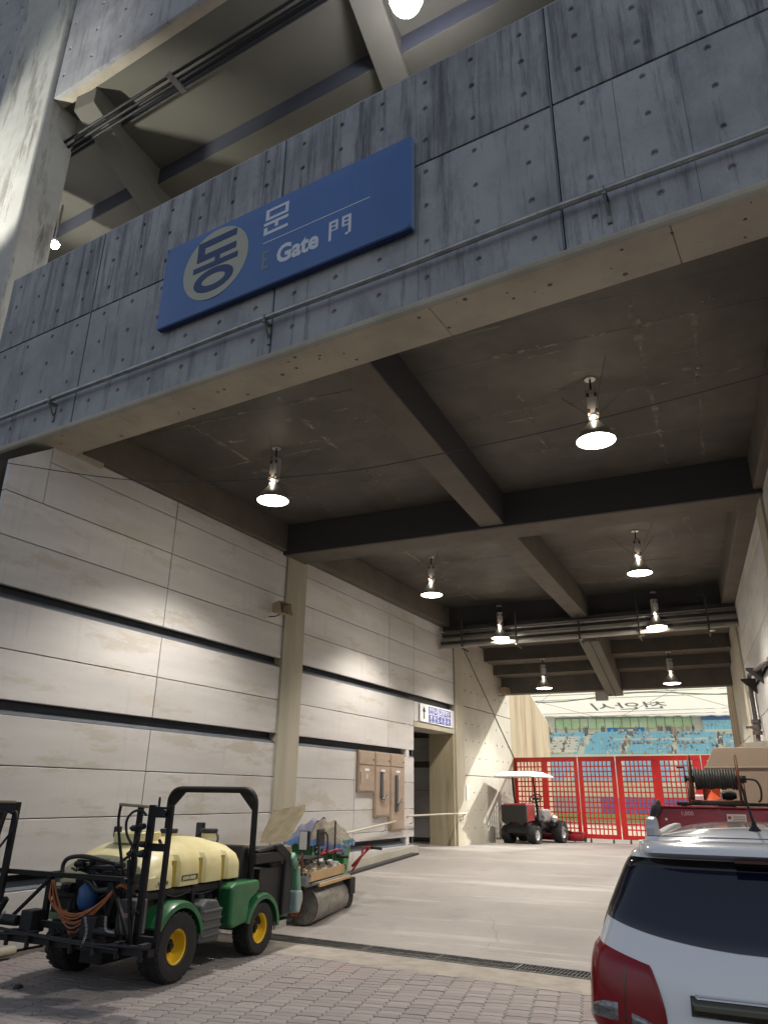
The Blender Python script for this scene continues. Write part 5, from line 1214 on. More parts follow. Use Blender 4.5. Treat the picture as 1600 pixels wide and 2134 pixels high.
for i in range(110):
    y = random.uniform(.0, 1.38); x = random.uniform(-.56, .09); r = random.uniform(.02, .055); z = .445+.05*math.exp(-((x+.25)/.25)**2)+random.uniform(-.02, .02)+(.02 if y > .8 else 0)
    gg = G(RT); vs = []
    for q in [(-1, -1, -1), (1, -1, -1), (1, 1, -1), (-1, 1, -1), (-1, -1, 1), (1, -1, 1), (1, 1, 1), (-1, 1, 1)]: vs.append((x+q[0]*r*random.uniform(.4, 1), y+q[1]*r*random.uniform(.4, 1), z+q[2]*r*random.uniform(.3, .8)))
    gg.add(vs, [(0, 3, 2, 1), (4, 5, 6, 7), (0, 1, 5, 4), (1, 2, 6, 5), (2, 3, 7, 6), (3, 0, 4, 7)]); gg.build('rubble_piece', M_DEB if i % 4 else M_BOARD, ro)
G(RT).box(-.03, .0, -.07, -.04, .40, .86).build('corner_post', M_RUST, ro)
G(RT).tube([(.02, -.05, .44), (.08, -.05, .46), (.14, -.06, .40)], .01, 5).build('hook', M_RUST, ro)
G(RT).tube([(.13, 1.40, .44), (.17, 1.40, .46), (.18, 1.40, .38)], .01, 5).build('hook', M_RUST, ro)
G(RT).box(-.03, -.01, 1.36, 1.39, .5, 1.12).build('corner_post', M_BLKM, ro)
g = G(RT); g.tube(cat([Vector(p) for p in [(-.02, .62, .50), (-.03, .66, .80), (-.03, .70, .94), (.02, .80, .96), (.04, .86, .85), (.03, .84, .50)]], 5), .013, 6); g.build('seat_frame', M_CABLE, ro, smooth=True)
G(RT).box(-.06, -.02, .60, .90, .76, 1.02).build('seat_back', M_PLAS, ro, bevel=.045, seg=3)
G(RT).box(-.5, -.05, .25, .95, .58, .61).build('foot_board', M_BLKM, ro)
G(RT).box(-.56, -.40, .1, .5, .56, .63).build('yellow_block', M_YTANK, ro, bevel=.02)
G(RT).tube([(-.1, .95, .62), (.05, 1.2, .68), (.14, 1.3, .68)], .022, 8).build('drag_handle', M_MRED, ro, smooth=True)
# ---------------- slab on crate
cr_ = thing('crate_stack', 'dark wooden crate behind the sprayer cab carrying the tilted slab', 'crate', (-7.0, 10.9, .1))
for i in range(5): G().box(-7.45, -6.55, 10.75, 11.15, .06+i*.2, .24+i*.2).build('board', M_SPK, cr_, bevel=.005)
sl = thing('broken_slab', 'thick dirty concrete coloured slab leaning tilted behind the sprayer', 'slab', (-7.0, 11.1, 1.1))
def onp(u, v, y):  # helper from image measurements to the slab's own plane at its distance
    d = Vector(_RX)*(u-800)+Vector(_FW)*1525-Vector(_UP)*(v-1067); t = y/d.y; return (d.x*t, y, 1.85+d.z*t)
c_ = [onp(541, 1759, 10.95), onp(600, 1755, 10.75), onp(637, 1690, 11.15), onp(568, 1702, 11.35)]
nrm = Vector((-.06, .11, .10))
G().add(list(c_)+[tuple(Vector(p)+nrm) for p in c_], [(0, 1, 2, 3), (7, 6, 5, 4), (0, 4, 5, 1), (1, 5, 6, 2), (2, 6, 7, 3), (3, 7, 4, 0)]).build('slab_body', M_SLAB, sl, bevel=.015, seg=2)
# ---------------- green cart
gc = thing('waste_cart', 'green waste cart under netting and blue tarpaulin beside the wall', 'cart', (-6.65, 12.8, .1))
B0 = [(-7.15, 12.35), (-6.22, 12.35), (-6.38, 12.8), (-7.1, 12.8)]; B1 = [(-7.22, 12.25), (-6.16, 12.27), (-6.34, 12.88), (-7.2, 12.88)]
G().hexa([(x, y, .38) for x, y in B0], [(x, y, 1.03) for x, y in B1]).build('bin', M_CART, gc, bevel=.02)
G().hexa([(x, y, 1.03) for x, y in [(-7.25, 12.22), (-6.13, 12.24), (-6.31, 12.91), (-7.23, 12.91)]], [(x, y, 1.09) for x, y in [(-7.25, 12.22), (-6.13, 12.24), (-6.31, 12.91), (-7.23, 12.91)]]).build('rim', M_CART, gc, bevel=.01)
for x in (-6.75, -6.35): G().box(x-.02, x+.02, 12.24, 12.30, .4, 1.03).build('stiffener', M_PGRN, gc)
text('기 수거함', .155, M_BOARD, gc, frameT((-6.72, 12.262, .86), (1, 0, 0), (0, -.1, .995), (0, -1, 0)), ext=.003, off=.006, sx=.85)
for x, y in ((-7.0, 12.45), (-6.35, 12.45), (-7.0, 12.75), (-6.45, 12.75)): G().lathe([(.0, -.04), (.13, -.04), (.13, .04), (0, .04)], 18, 'x', (x, y, gz(y)+.13)).build('wheel', M_RUB, gc)
G().box(-7.1, -6.4, 12.4, 12.8, .28, .40).build('base_frame', M_BLKM, gc)
random.seed(9)
def tp(u, v):
    x = -7.30+(1.18-.16*v)*u; y = 12.18+.76*v; e = min(u, 1-u, v, 1-v)*2
    z = 1.03+.34*math.sin(min(1, e*1.5)*PI/2)*(0.52+.62*math.sin(u*2.6+.3)*.8)+.025*math.sin(u*31+v*9)+.02*math.sin(v*27-u*13)
    if e < .02: z = 1.0+.02*math.sin(u*40+v*40)
    return (x, y, z)
G().grid(tp, 30, 24).build('netting', M_NET, gc, smooth=True)
def tp2(u, v):
    p = tp(min(1, .42*u+.16*v), v*.98+.01); return (p[0], p[1]-.006, p[2]+.018+.01*math.sin(u*20))
G().grid(tp2, 14, 20).build('tarpaulin', mat('grey_blue_tarp', (.20, .21, .30), .6, var=.2, scale=8), gc, smooth=True)
def tp3(u, v):
    x = -7.31+1.20*u; return (x, 12.16-.02*math.sin(u*23), 1.07-.10*v+.02*math.sin(u*37)+(.05*math.sin(u*5)))
G().grid(tp3, 40, 4).build('tarpaulin_hem', M_TARP, gc, smooth=True)
def tp4(v, u):
    y = 12.16+.76*v; return (-6.115-.17*v+.02*math.sin(v*19), y, 1.08-.09*u+.02*math.sin(v*31))
G().grid(tp4, 30, 4).build('tarpaulin_hem', M_TARP, gc, smooth=True)
wb = thing('barrow', 'red handled barrow standing beside the green cart', 'barrow', (-6.0, 12.1, .1))
for a, b in (((-6.55, 11.9, .72), (-6.35, 12.05, 1.02)), ((-5.98, 12.2, .70), (-5.72, 12.35, 1.0))):
    G().tube([a, b], .022, 8).build('frame_tube', M_MRED, wb, smooth=True)
G().tube(cat([Vector(p) for p in [(-5.98, 12.2, .62), (-5.85, 12.3, .86), (-5.82, 12.3, .98), (-5.6, 12.3, 1.0)]], 5), .018, 8).build('handle_tube', M_MRED, wb, smooth=True)
G().tube([(-5.68, 12.3, .998), (-5.48, 12.3, .985)], .026, 8).build('grip', M_PLAS, wb, smooth=True)
G().tube([(-6.22, 12.1, .86), (-6.0, 12.1, .85)], .026, 8).build('grip', M_PLAS, wb, smooth=True)
G().box(-6.6, -5.9, 12.0, 12.2, .30, .55).build('tray', M_BLKM, wb, bevel=.02)
for x in (-6.5, -6.0): G().lathe([(.0, -.03), (.16, -.03), (.16, .03), (0, .03)], 18, 'x', (x, 12.1, gz(12.1)+.16)).build('wheel', M_RUB, wb)

# ---------------- mower (local coordinates, forward = +y)
mo = thing('ride_on_mower', 'red ride-on reel mower with white canopy parked before the gate', 'mower', (-6.14, 24.45, .445), local=True, rot=(0, 0, rad(-13)))
mo.scale = (1.02, 1.02, 1.02)
wheel(mo, (.42, 0, .26), .26, .30, .14, M_WHITE, face=1, lugs=30); wheel(mo, (-.42, 0, .26), .26, .30, .14, M_WHITE, face=-1, lugs=30)
wheel(mo, (.62, 1.42, .32), .32, .30, .17, M_WHITE, face=1, lugs=30); wheel(mo, (-.62, 1.42, .32), .32, .30, .17, M_WHITE, face=-1, lugs=30)
G().prism([(-.42, .60), (-.40, 1.12), (-.30, 1.15), (.12, 1.13), (.20, 1.03), (.16, .64)], -.40, .40, 'x').build('engine_hood', M_MRED, mo, bevel=.04, seg=3)
G().add([(-.42, -.44, 1.10), (.42, -.44, 1.10), (.42, -.44, .66), (.25, -.44, .52), (.12, -.44, .62), (-.12, -.44, .62), (-.25, -.44, .52), (-.42, -.44, .62),
         (-.42, -.36, 1.10), (.42, -.36, 1.10), (.42, -.36, .66), (.25, -.36, .52), (.12, -.36, .62), (-.12, -.36, .62), (-.25, -.36, .52), (-.42, -.36, .62)],
        [tuple(range(8)), tuple(range(15, 7, -1))]+[(i, (i+1) % 8, 8+(i+1) % 8, 8+i) for i in range(8)]).build('rear_grille', M_PLAS, mo, bevel=.01)
g = G(); g.box(-.36, .36, -.30, 1.5, .30, .60); g.box(-.62, -.3, .9, 1.7, .5, .62); g.box(.3, .62, .95, 1.7, .5, .62); g.box(-.6, .6, 1.36, 1.48, .27, .38); g.box(-.42, .42, -.05, .05, .22, .32); g.box(-.50, .50, .35, 1.0, .44, .60)
for i in range(40): g.tube([(random.uniform(-.4, .5), random.uniform(0, 1.3), random.uniform(.3, .75)), (random.uniform(-.2, .6), random.uniform(.3, 1.5), random.uniform(.4, .8)), (random.uniform(.1, .6), random.uniform(.4, 1.6), random.uniform(.25, .6))], .016, 5)
g.build('chassis', M_BLKM, mo)
for x in (-.36, .36): G().tube(cat([Vector(p) for p in [(x, .42, .5), (x, .40, 1.0), (x*1.0, .30, 1.5), (x, .26, 1.93)]], 4), .03, 8).build('canopy_post', M_BLACK, mo, smooth=True)
G().add([(-.60, -.40, 1.92), (.60, -.40, 1.92), (.62, 1.0, 1.92), (-.62, 1.0, 1.92), (-.42, -.22, 2.07), (.42, -.22, 2.07), (.42, .82, 2.07), (-.42, .82, 2.07), (-.66, -.46, 1.90), (.66, -.46, 1.90), (.68, 1.06, 1.90), (-.68, 1.06, 1.90), (-.66, -.46, 1.94), (.66, -.46, 1.94), (.68, 1.06, 1.94), (-.68, 1.06, 1.94)],
        [(4, 5, 6, 7), (12, 13, 5, 4), (13, 14, 6, 5), (14, 15, 7, 6), (15, 12, 4, 7), (8, 11, 10, 9), (8, 9, 13, 12), (9, 10, 14, 13), (10, 11, 15, 14), (11, 8, 12, 15)]).build('canopy', M_WHITE, mo, bevel=.01)
G().box(-.25, .25, .48, .88, .66, .80).build('seat_cushion', M_MGREY, mo, bevel=.05, seg=3); G().box(-.25, .25, .42, .54, .80, 1.15).build('seat_back', M_MGREY, mo, bevel=.05, seg=3)
G().box(.30, .56, .45, .98, .60, .98).build('fuel_tank', M_MGREY, mo, bevel=.07, seg=3); G().box(-.56, -.30, .45, .98, .60, .98).build('oil_tank', M_WHITE, mo, bevel=.07, seg=3)
g = G(); g.tube([(.0+.19*math.cos(a*PI/10), 1.10+.10*math.sin(a*PI/10), 1.28+.13*math.sin(a*PI/10)) for a in range(20)], .018, 6, closed=True); g.tube([(0, 1.1, 1.28), (0, 1.25, .95), (0, 1.3, .5)], .035, 8); g.box(-.10, .10, 1.05, 1.15, 1.24, 1.31); g.build('steering_wheel', M_CABLE, mo, smooth=40)
G().lathe([(.0, -.10), (.10, -.09), (.12, .0), (.10, .08), (0, .1)], 14, 'y', (.62, 1.05, .70)).build('work_lamp', M_ALU, mo, smooth=True)
for x in (-.75, 0, .75):
    L = G().lathe([(.0, -.36), (.13, -.36), (.13, .36), (0, .36)], 16, 'x', (x, 2.0, .16)).build('cutting_reel', M_MRED, mo, smooth=40)
    G().box(x-.39, x+.39, 1.90, 2.12, .26, .31).build('reel_cover', M_MRED, L, bevel=.01)
    G().tube([(x, 1.5, .36), (x, 1.95, .30)], .03, 6).build('reel_arm', M_BLKM, L)
    G().lathe([(.0, -.03), (.07, -.03), (.07, .03), (0, .03)], 12, 'x', (x+.42, 2.05, .09)).build('reel_wheel', M_RUB, L)
o = G().box(-6.86, -6.62, 24.02, 24.12, gz(24.1), gz(24.1)+.10).build('wheel_chock', M_IVORY, bevel=.008); tag(o, 'pale block chocking the mower rear wheel', 'block')

# ================================================================== white car (local: origin ground under the tail, forward +y)
car = thing('parked_car', 'white sport utility car seen from behind, cut by the right picture edge', 'car', (.165, 4.08, 0), local=True, rot=(0, 0, rad(-.6)))
HWP = [(.18, .88), (.35, .925), (.60, .94), (.85, .943), (1.0, .938), (1.10, .925), (1.20, .89), (1.30, .855), (1.40, .812), (1.50, .765), (1.56, .735), (1.60, .70), (1.635, .63)]
YRP = [(.18, .12), (.35, .03), (.60, .0), (.72, .0), (.80, .035), (1.0, .06), (1.10, .075), (1.20, .115), (1.30, .165), (1.40, .22), (1.50, .275), (1.56, .31), (1.60, .36), (1.635, .45)]
def lerp(P, z):
    if z <= P[0][0]: return P[0][1]
    for (a, b), (c, d) in zip(P, P[1:]):
        if z <= c:
            t = (z-a)/(c-a); return b+(d-b)*t
    return P[-1][1]
def smo(P, z):
    return (lerp(P, z-.025)+2*lerp(P, z)+lerp(P, z+.025))/4
LEN = 4.68
def front(z): return LEN-(0 if z < .6 else (z-.6)*.35) if z < .95 else (LEN-.12-(z-.95)*2.9)
NSE = 4.4
# outline parameter q in [-1,1] across the tail then sides
def tail(q, z, off=0.0):
    # q: -1..1 ; |q|<.8 -> tail, beyond wraps round the corner to the side
    w_ = smo(HWP, z); y0 = smo(YRP, z); a = abs(q); s = 1 if q > 0 else -1
    n = NSE; th = a*PI/2      # superellipse quarter
    rx, ry = w_, .40
    cx = abs(math.sin(th))**(2/n); cy = abs(math.cos(th))**(2/n)
    x = s*rx*cx; y = y0+ry*(1-cy)
    if off:
        nx = (cx**(n-1))/rx; ny = -(cy**(n-1))/ry; L_ = math.hypot(nx, ny) or 1
        x += s*off*nx/L_; y += off*ny/L_
    return Vector((x, y, z))
zs = [.18, .24, .35, .45, .55, .65, .72, .78, .85, .92, 1.0, 1.05, 1.10, 1.15, 1.2, 1.26, 1.32, 1.38, 1.44, 1.5, 1.54, 1.57, 1.60, 1.62, 1.635]
NQ = 34; g = G(); rows = []
qs = [-1+2*i/NQ for i in range(NQ+1)]; qs = [math.copysign(abs(q)**.85, q) for q in qs]
for z in zs:
    r = [tuple(tail(q, z)) for q in qs]
    w_ = smo(HWP, z); y1 = front(z); yb = r[-1][1]
    for k in range(1, 9):
        t = k/8; y = yb+(y1-.25-yb)*t; tap = 1-(.06*max(0, t-.7)/.3 if z > .5 else 0)
        r.append((w_*tap, y, z))
    r2 = []
    for k in range(1, 8): 
        a = PI/2*k/4 if k <= 4 else PI/2*k/4
        r2.append((w_*.94*math.cos(PI*k/8), y1-.25+.25*math.sin(PI*k/8), z))
    r += r2
    for k in range(8, 0, -1):
        t = k/8; y = yb+(y1-.25-yb)*t; tap = 1-(.06*max(0, t-.7)/.3 if z > .5 else 0)
        r.append((-w_*tap, y, z))
    rows.append(r)
n = len(rows[0]); vs = [p for r in rows for p in r]
fs = [(i*n+k, i*n+(k+1) % n, (i+1)*n+(k+1) % n, (i+1)*n+k) for i in range(len(rows)-1) for k in range(n)]
g.add(vs, fs)
# roof: crowned cap
top = rows[-1]; cxm = 0; cym = sum(p[1] for p in top)/n
base = len(g.v)
for t_, dz in ((.86, .022), (.65, .046), (.4, .06), (.15, .065)):
    for p in top: g.v.append((p[0]*t_, cym+(p[1]-cym)*(.4+.6*t_ if t_ > .2 else t_*2.6), 1.635+dz))
for l in range(4):
    a0 = (len(rows)-1)*n if l == 0 else base+(l-1)*n; b0 = base+l*n
    for k in range(n): g.f.append((a0+k, a0+(k+1) % n, b0+(k+1) % n, b0+k))
g.f.append(tuple(base+3*n+k for k in range(n)))
g.build('body', M_CAR, car, smooth=60)
def patch(name, m, q0, q1, zb, zt, off, nu=28, nv=10, edge=True, parent=None, sm=True):
    g = G()
    def fn(u, v):
        q = q0+(q1-q0)*u; a, b = zb(q), zt(q); z = a+(b-a)*v
        e = min(u/.03, (1-u)/.03, v/.06, (1-v)/.06, 1) if edge else 1
        return tuple(tail(q, z, off*(.15+.85*max(0, e))))
    g.grid(fn, nu, nv); return g.build(name, m, parent or car, smooth=sm)
def X2Q(x, z): # |x| -> q
    w_ = smo(HWP, z); c = min(1, abs(x)/w_); return math.copysign(math.asin(c**(NSE/2))/(PI/2), x)
def Q2X(q, z): return smo(HWP, z)*abs(math.sin(abs(q)*PI/2))**(2/NSE)
# rear glass : bottom edge curves down to the middle
def wb_(q): x = Q2X(q, 1.2); return 1.175+.10*(x/.85)**2.2
gl = patch('rear_window', M_GLASS, -.74, .74, wb_, lambda q: 1.545-.01*abs(q)*3, .006, 44, 14)
patch('window_band', M_CERA, -.83, -.68, lambda q: wb_(q)+.0, lambda q: 1.54, .007, 8, 10)
patch('window_band', M_CERA, .68, .83, lambda q: wb_(q)+.0, lambda q: 1.54, .007, 8, 10)
patch('window_band', M_CERA, -.80, .80, lambda q: 1.50, lambda q: 1.552, .009, 44, 3)
# spoiler: lip over the window
g = G()
def spo(u, v):
    q = -.80+1.60*u; a = abs(q)/.80
    top_ = tail(q, 1.615, 0); 
    prof = [(.10, 1.632), (.0, 1.640), (-.10, 1.628), (-.165, 1.600), (-.17, 1.585), (-.12, 1.565), (-.02, 1.548), (.06, 1.545)]
    k = min(len(prof)-1, int(round(v*(len(prof)-1)))); dy, z = prof[k]
    p = tail(q, 1.60, 0); return (p.x*(1.0-.0*a), p.y+dy*(1-.75*a**3), z-.012*a*a-(0 if k > 3 else .0))
g.grid(spo, 40, 7); g.build('spoiler', M_CAR, car, smooth=60)
g = G(); 
G().box(-.20, .20, .20, .26, 1.553, 1.566).build('brake_lamp', M_LDRED, car)
# roof panel line + rails
for s in (-1, 1):
    prf = [(.555, 1.60), (.545, 1.70), (.575, 1.738), (.64, 1.746), (.685, 1.73), (.72, 1.68), (.90, 1.655), (1.8, 1.668), (2.4, 1.665), (2.5, 1.64), (2.42, 1.62), (.95, 1.61), (.70, 1.60)]
    G().prism(prf, s*.605-.028, s*.605+.028, 'x').build('roof_rail', mat('silver_rail', (.50, .51, .53), .32, .35), car, bevel=.014, seg=3)
    G().box(s*.605-.036, s*.605+.036, .53, .70, 1.615, 1.650).build('rail_foot', M_CAR, car, bevel=.012)
G().box(-.62, .62, .475, .479, 1.651, 1.6545).build('roof_seam', M_CERA, car)
# antenna
an = G().lathe([(.035, 1.690), (.03, 1.70), (.014, 1.72), (.010, 1.74)], 12, c=(-.085, .62, -.01)).build('antenna', M_CABLE, car, smooth=True)
G().tube([(-.085, .62, 1.72), (-.12, .66, 1.92)], [.008, .005], 6).build('mast', M_CABLE, an)
# lamps
for s in (-1, 1):
    QI = X2Q(.565, .85); qa, qb = s*.97, s*QI
    def fr(q): return min(1, max(0, (abs(q)-QI)/(.97-QI)))
    def zt(q):
        a = fr(q); x = Q2X(q, .95); t = min(1, max(0, (x-.565)/.36)); r_ = min(1, (x-.565)/.075); return .80+(.285*max(0, r_)**.42)+.085*t
    def zb_(q): return .80+.035*fr(q)**2
    tl = patch('tail_lamp', M_LRED, qa, qb, zb_, zt, .016, 60, 14)
    dq = X2Q(.76, .95); patch('lens_divider', M_LDRED, s*dq, s*(dq-.025), lambda q: .81, lambda q: zt(q)-.012, .0185, 3, 12, parent=tl)
    patch('clear_lens', M_LCLR, s*.90, s*(dq+.02), lambda q: .848, lambda q: .955-.11*max(0, (abs(q)-dq-.02)/(.88-dq))**2.5, .0195, 16, 5, parent=tl)
    q2 = X2Q(.60, .84); patch('clear_lens', M_LCLR, s*(dq-.04), s*q2, lambda q: .828, lambda q: .935-.055*(1-min(1, (abs(q)-q2)/(dq-q2)))**2-.01, .0195, 16, 5, parent=tl)
gn = patch('garnish', M_DCHR, -X2Q(.465, .95), X2Q(.465, .95), lambda q: .925, lambda q: 1.005, .035, 30, 5)
patch('garnish_chrome', M_CHROME, -X2Q(.445, .95), X2Q(.445, .95), lambda q: .993, lambda q: 1.010, .040, 30, 3, parent=gn)
patch('plate_recess', M_CERA, -X2Q(.36, .85), X2Q(.36, .85), lambda q: .78, lambda q: .905, .003, 16, 5)
patch('number_plate', M_BOARD, -X2Q(.17, .85), X2Q(.26, .85), lambda q: .76, lambda q: .86, .012, 16, 5)
# shut lines (dark grooves)
def seam(pts, name='door_seam'):
    g = G(); g.tube([tuple(tail(q, z, .0005)) for q, z in pts], .0028, 4); g.build(name, M_CERA, car)
seam([(-.56-.01*i/10, .80-.02*i) for i in range(8)]); seam([(.56+.01*i/10, .80-.02*i) for i in range(8)])
seam([(-.98+.0*i, 1.18+.03*i) for i in range(10)])
patch('bumper', mat('grey_bumper', (.10, .10, .105), .5), -.97, .97, lambda q: .2, lambda q: .40, .02, 40, 5)
# side windows
for s in (-1, 1):
    g = G()
    def sw(u, v, s=s):
        y = .80+2.5*u; z0 = 1.12-.02*u; z1 = 1.50-.0*u-(.25*max(0, u-.8)/.2); z = z0+(z1-z0)*v; return (s*(smo(HWP, z)+.004), y, z)
    g.grid(sw, 12, 5); g.build('side_window', M_GLASS, car, smooth=True)
    G().box(s*.90-.01 if s > 0 else -1.10, s*.90+.2 if s > 0 else -.89, 2.72, 2.80, 1.03, 1.19).build('door_mirror', M_PLAS, car, bevel=.02, seg=2)
    for y in (.95, 3.72):
        wheel(car, (s*.83, y, .35), .35, .23, .22, M_ALU, face=s, lugs=40)
        G().lathe([(.0, -.02), (.40, -.02), (.40, .02), (0, .02)], 28, 'x', (s*.925, y, .37)).build('wheel_arch', M_PLAS, car)
for s in (-1, 1):
    patch('pillar_edge', M_CERA, s*.845, s*.838, lambda q: 1.22, lambda q: 1.55, .003, 2, 10)
seam([(q/20-.56, .795) for q in range(0, 23)])
g = G()
def ws(u, v): x = -.62+1.24*u; return (x, 3.35-.75*v*.95, 1.05+.56*v+.01)
g.grid(ws, 8, 4); g.build('windscreen', M_GLASS, car, smooth=True)
wp = patch('wiper_arm', M_CERA, X2Q(.02, 1.15), X2Q(.40, 1.15), lambda q: 1.20+.10*abs(q), lambda q: 1.212+.10*abs(q), .02, 12, 2)
# smoked interior shapes seen through tint are left dark: headrest stickers
patch('window_sticker', mat('sticker_grey', (.10, .12, .13), .4), .005, .03, lambda q: 1.40, lambda q: 1.435, .0075, 3, 3)

# ================================================================== red truck with tank and hose reel
tr = thing('tank_truck', 'red utility truck carrying a beige tank, behind the white car', 'truck', (.2, 10.5, 0))
G().box(-.80, 1.02, 9.32, 9.40, 1.34, 1.745).build('rear_panel', M_TRED, tr, bevel=.035, seg=3)
G().box(-.80, -.74, 9.40, 12.6, 1.0, 1.60).build('side_panel', M_TRED, tr, bevel=.01); G().box(.96, 1.02, 9.40, 12.6, 1.0, 1.60).build('side_panel', M_TRED, tr, bevel=.01)
G().box(-.78, 1.0, 9.40, 12.6, .95, 1.02).build('bed_floor', M_TRED, tr)
G().box(-.8, 1.02, 9.325, 9.395, .62, 1.338).build('tail_skirt', M_TRED, tr)
for x in (-.15, .50): G().box(x-.012, x+.012, 9.308, 9.32, 1.36, 1.735).build('panel_fold', M_TRED, tr)
G().box(-.575, 1.0, 9.36, 9.46, 1.765, 1.80).build('deck_rail', M_BLACK, tr, bevel=.006)
G().box(-.8, 1.0, 9.315, 9.41, 1.746, 1.757).build('top_lip', M_MRED, tr)
for x in (-.5, 0, .6): G().box(x-.03, x+.03, 9.38, 9.44, 1.757, 1.765).build('foot', M_BLKM, tr)
text('1,000', .06, mat('faint_print', (.42, .25, .27), .6), tr, frameT((-.545, 9.3185, 1.665), (1, 0, 0), (0, 0, 1), (0, -1, 0)), ext=.0005, off=.001)
G().box(-.08, .11, 9.3145, 9.3185, 1.585, 1.685).build('sticker', M_IVORY, tr); G().box(-.065, .075, 9.3145, 9.3185, 1.515, 1.575).build('sticker', M_IVORY, tr)
g = G()
for i in range(5): g.box(-.02, .095, 9.3125, 9.3145, 1.60+i*.016, 1.604+i*.016)
g.box(-.07, -.04, 9.3125, 9.3145, 1.635, 1.665)
for i in range(3): g.box(-.05, .06, 9.3125, 9.3145, 1.53+i*.015, 1.533+i*.015)
g.build('sticker_print', M_TRED, tr)
G().lathe([(.0, -.01), (.014, -.008), (.014, 0)], 10, 'y', (-.70, 9.315, 1.62)).build('bolt', M_ALU, tr)
for x in (-.55, .75):
    for y in (10.0, 13.0): wheel(tr, (x, y, .30), .30, .2, .16, M_MGREY, face=1 if x > 0 else -1, lugs=30)
G().box(-.5, .7, 9.6, 13.6, .45, .95).build('chassis', M_BLKM, tr)
G().prism([(12.75, .5), (12.75, 1.75), (12.95, 1.9), (13.75, 1.9), (14.2, 1.2), (14.3, .6)], -.62, .95, 'x').build('cab', M_TRED, tr, bevel=.05, seg=3)
G().prism([(13.75, 1.84), (14.16, 1.24), (14.175, 1.26), (13.77, 1.86)], -.5, .83, 'x').build('windscreen', M_GLASS, tr)
# tank: coffin shaped section
sec = [(-.27, 2.22), (-.14, 2.465), (.80, 2.465), (.93, 2.22), (.60, 1.60), (.10, 1.60)]
G().prism(sec, 10.95, 12.6, 'y').build('tank_body', M_FRP, tr, bevel=.012)
G().prism([(-.285, 2.205), (-.285, 2.228), (.945, 2.228), (.945, 2.205)], 10.93, 12.62, 'y').build('tank_flange', M_FRP, tr, bevel=.004)
G().box(.0, .70, 11.0, 12.5, 1.02, 1.62).build('tank_cradle', M_TRED, tr)
# reel
rl = thing('hose_reel', 'rusty hose reel wound with black hose on the red truck', 'hose reel', (-.15, 9.55, 1.8))
cx0, cx1, cy, cz = -.40, .09, 9.55, 2.045
for x in (cx0, cx1):
    g = G(); R_ = .25
    g.tube([(x, cy+R_*math.cos(a*PI/16), cz+R_*math.sin(a*PI/16)) for a in range(32)], .013, 6, closed=True)
    g.tube([(x, cy+.17*math.cos(a*PI/16), cz+.17*math.sin(a*PI/16)) for a in range(32)], .006, 5, closed=True)
    for k in range(6):
        a = k*PI/3; g.tube([(x, cy, cz), (x, cy+R_*math.cos(a), cz+R_*math.sin(a))], .009, 5)
    g.lathe([(.0, -.02), (.05, -.02), (.05, .02), (0, .02)], 12, 'x', (x, cy, cz)); g.build('flange', M_RUST, rl, smooth=50)
g = G(); pts = []
for i in range(15*20):
    a = i/20*2*PI; x = cx0+.035+.43*i/300; r = .095+.008*math.sin(i*.07); pts.append((x, cy+r*math.cos(a), cz+r*math.sin(a)))
g.tube(pts, .0155, 6); g.build('wound_hose', mat('hose_black', (.035, .034, .028), .6, var=.3, scale=20), rl, smooth=True)
G().tube([(cx0-.07, cy, cz), (cx1+.08, cy, cz)], .075*.5, 10).build('axle', M_BLKM, rl, smooth=40)
g = G()
for x in (cx0-.035, cx1+.04):
    g.tube([(x, cy-.16, 1.80), (x, cy-.02, cz-.02), (x, cy+.02, cz-.02), (x, cy+.16, 1.80)], .016, 6)
g.tube([(cx0-.035, cy-.16, 1.81), (cx1+.04, cy-.16, 1.81)], .015, 6); g.tube([(cx0-.035, cy+.16, 1.81), (cx1+.04, cy+.16, 1.81)], .015, 6)
g.build('stand', M_RUST, rl, smooth=True)
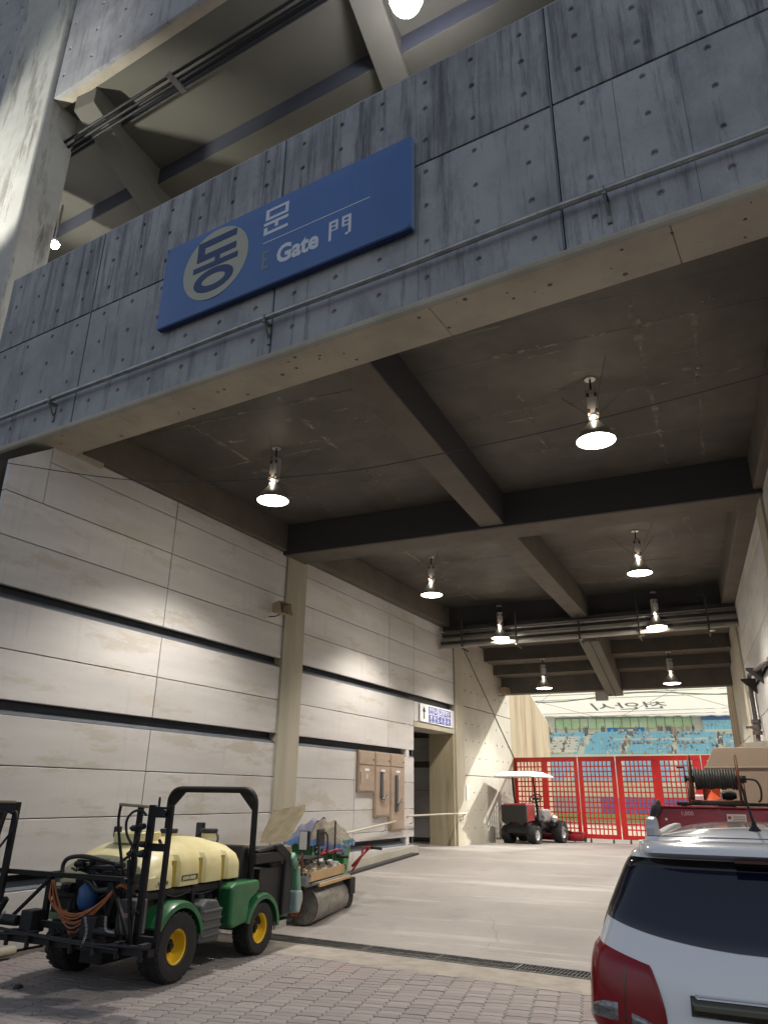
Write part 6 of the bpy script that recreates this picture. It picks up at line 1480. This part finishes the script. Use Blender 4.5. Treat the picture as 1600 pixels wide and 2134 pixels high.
g = G(); g.tube([(cx0-.06, cy, cz), (cx0-.06, cy-.04, cz+.13)], .007, 5); g.tube([(cx0-.06, cy-.04, cz+.13), (cx0-.14, cy-.04, cz+.125)], .013, 7); g.build('crank', M_RUST, rl, smooth=True)
g = G(); g.tube(cat([Vector(p) for p in [(cx1+.05, cy, cz), (cx1+.12, cy, cz+.0), (cx1+.18, cy, cz-.02), (cx1+.21, cy, cz-.10), (cx1+.20, cy, cz-.2), (cx1+.17, cy, 1.81)]], 5), .012, 7); g.build('feed_hose', M_PLAS, rl, smooth=True)
ob = thing('orange_guard', 'orange painted folded guard below the hose reel', 'guard', (-.2, 9.75, 1.8))
G().add([(-.29, 9.75, 1.82), (-.29, 9.75, 2.02), (-.21, 9.78, 1.92), (-.13, 9.75, 2.0), (-.12, 9.75, 1.84), (-.20, 9.70, 1.82), (-.29, 9.79, 1.82), (-.29, 9.79, 2.02), (-.21, 9.82, 1.92), (-.13, 9.79, 2.0), (-.12, 9.79, 1.84), (-.20, 9.74, 1.82)],
        [(0, 1, 2, 5), (2, 3, 4, 5), (6, 11, 8, 7), (8, 11, 10, 9), (0, 6, 7, 1), (1, 7, 8, 2), (2, 8, 9, 3), (3, 9, 10, 4), (4, 10, 11, 5), (5, 11, 6, 0)]).build('guard_plate', M_ORG, ob)
G().box(-.30, -.27, 9.74, 9.80, 1.80, 2.1).build('guard_post', M_RUST, ob)
mt_ = thing('pump_motor', 'dark small motor below the hose reel', 'motor', (-.05, 9.75, 1.85))
G().lathe([(.0, -.08), (.045, -.07), (.05, .03), (.03, .08), (0, .08)], 12, 'x', (-.03, 9.72, 1.875)).build('motor_body', M_PLAS, mt_, smooth=40)
G().box(-.07, .0, 9.68, 9.76, 1.80, 1.84).build('motor_foot', M_BLKM, mt_)
g = G()
def bag(u, v):
    a = 2*PI*u; b = PI*v; r = 1+.12*math.sin(3*a+2*b)+.08*math.sin(5*b-a)
    return (-.80+.055*r*math.sin(b)*math.cos(a)+.03*math.cos(b), 9.27+.04*r*math.sin(b)*math.sin(a), 1.70+.11*r*math.cos(b))
g.grid(bag, 18, 12); o = g.build('glove', M_PLAS, smooth=True); tag(o, 'black crumpled glove hanging on the corner of the red truck', 'glove')
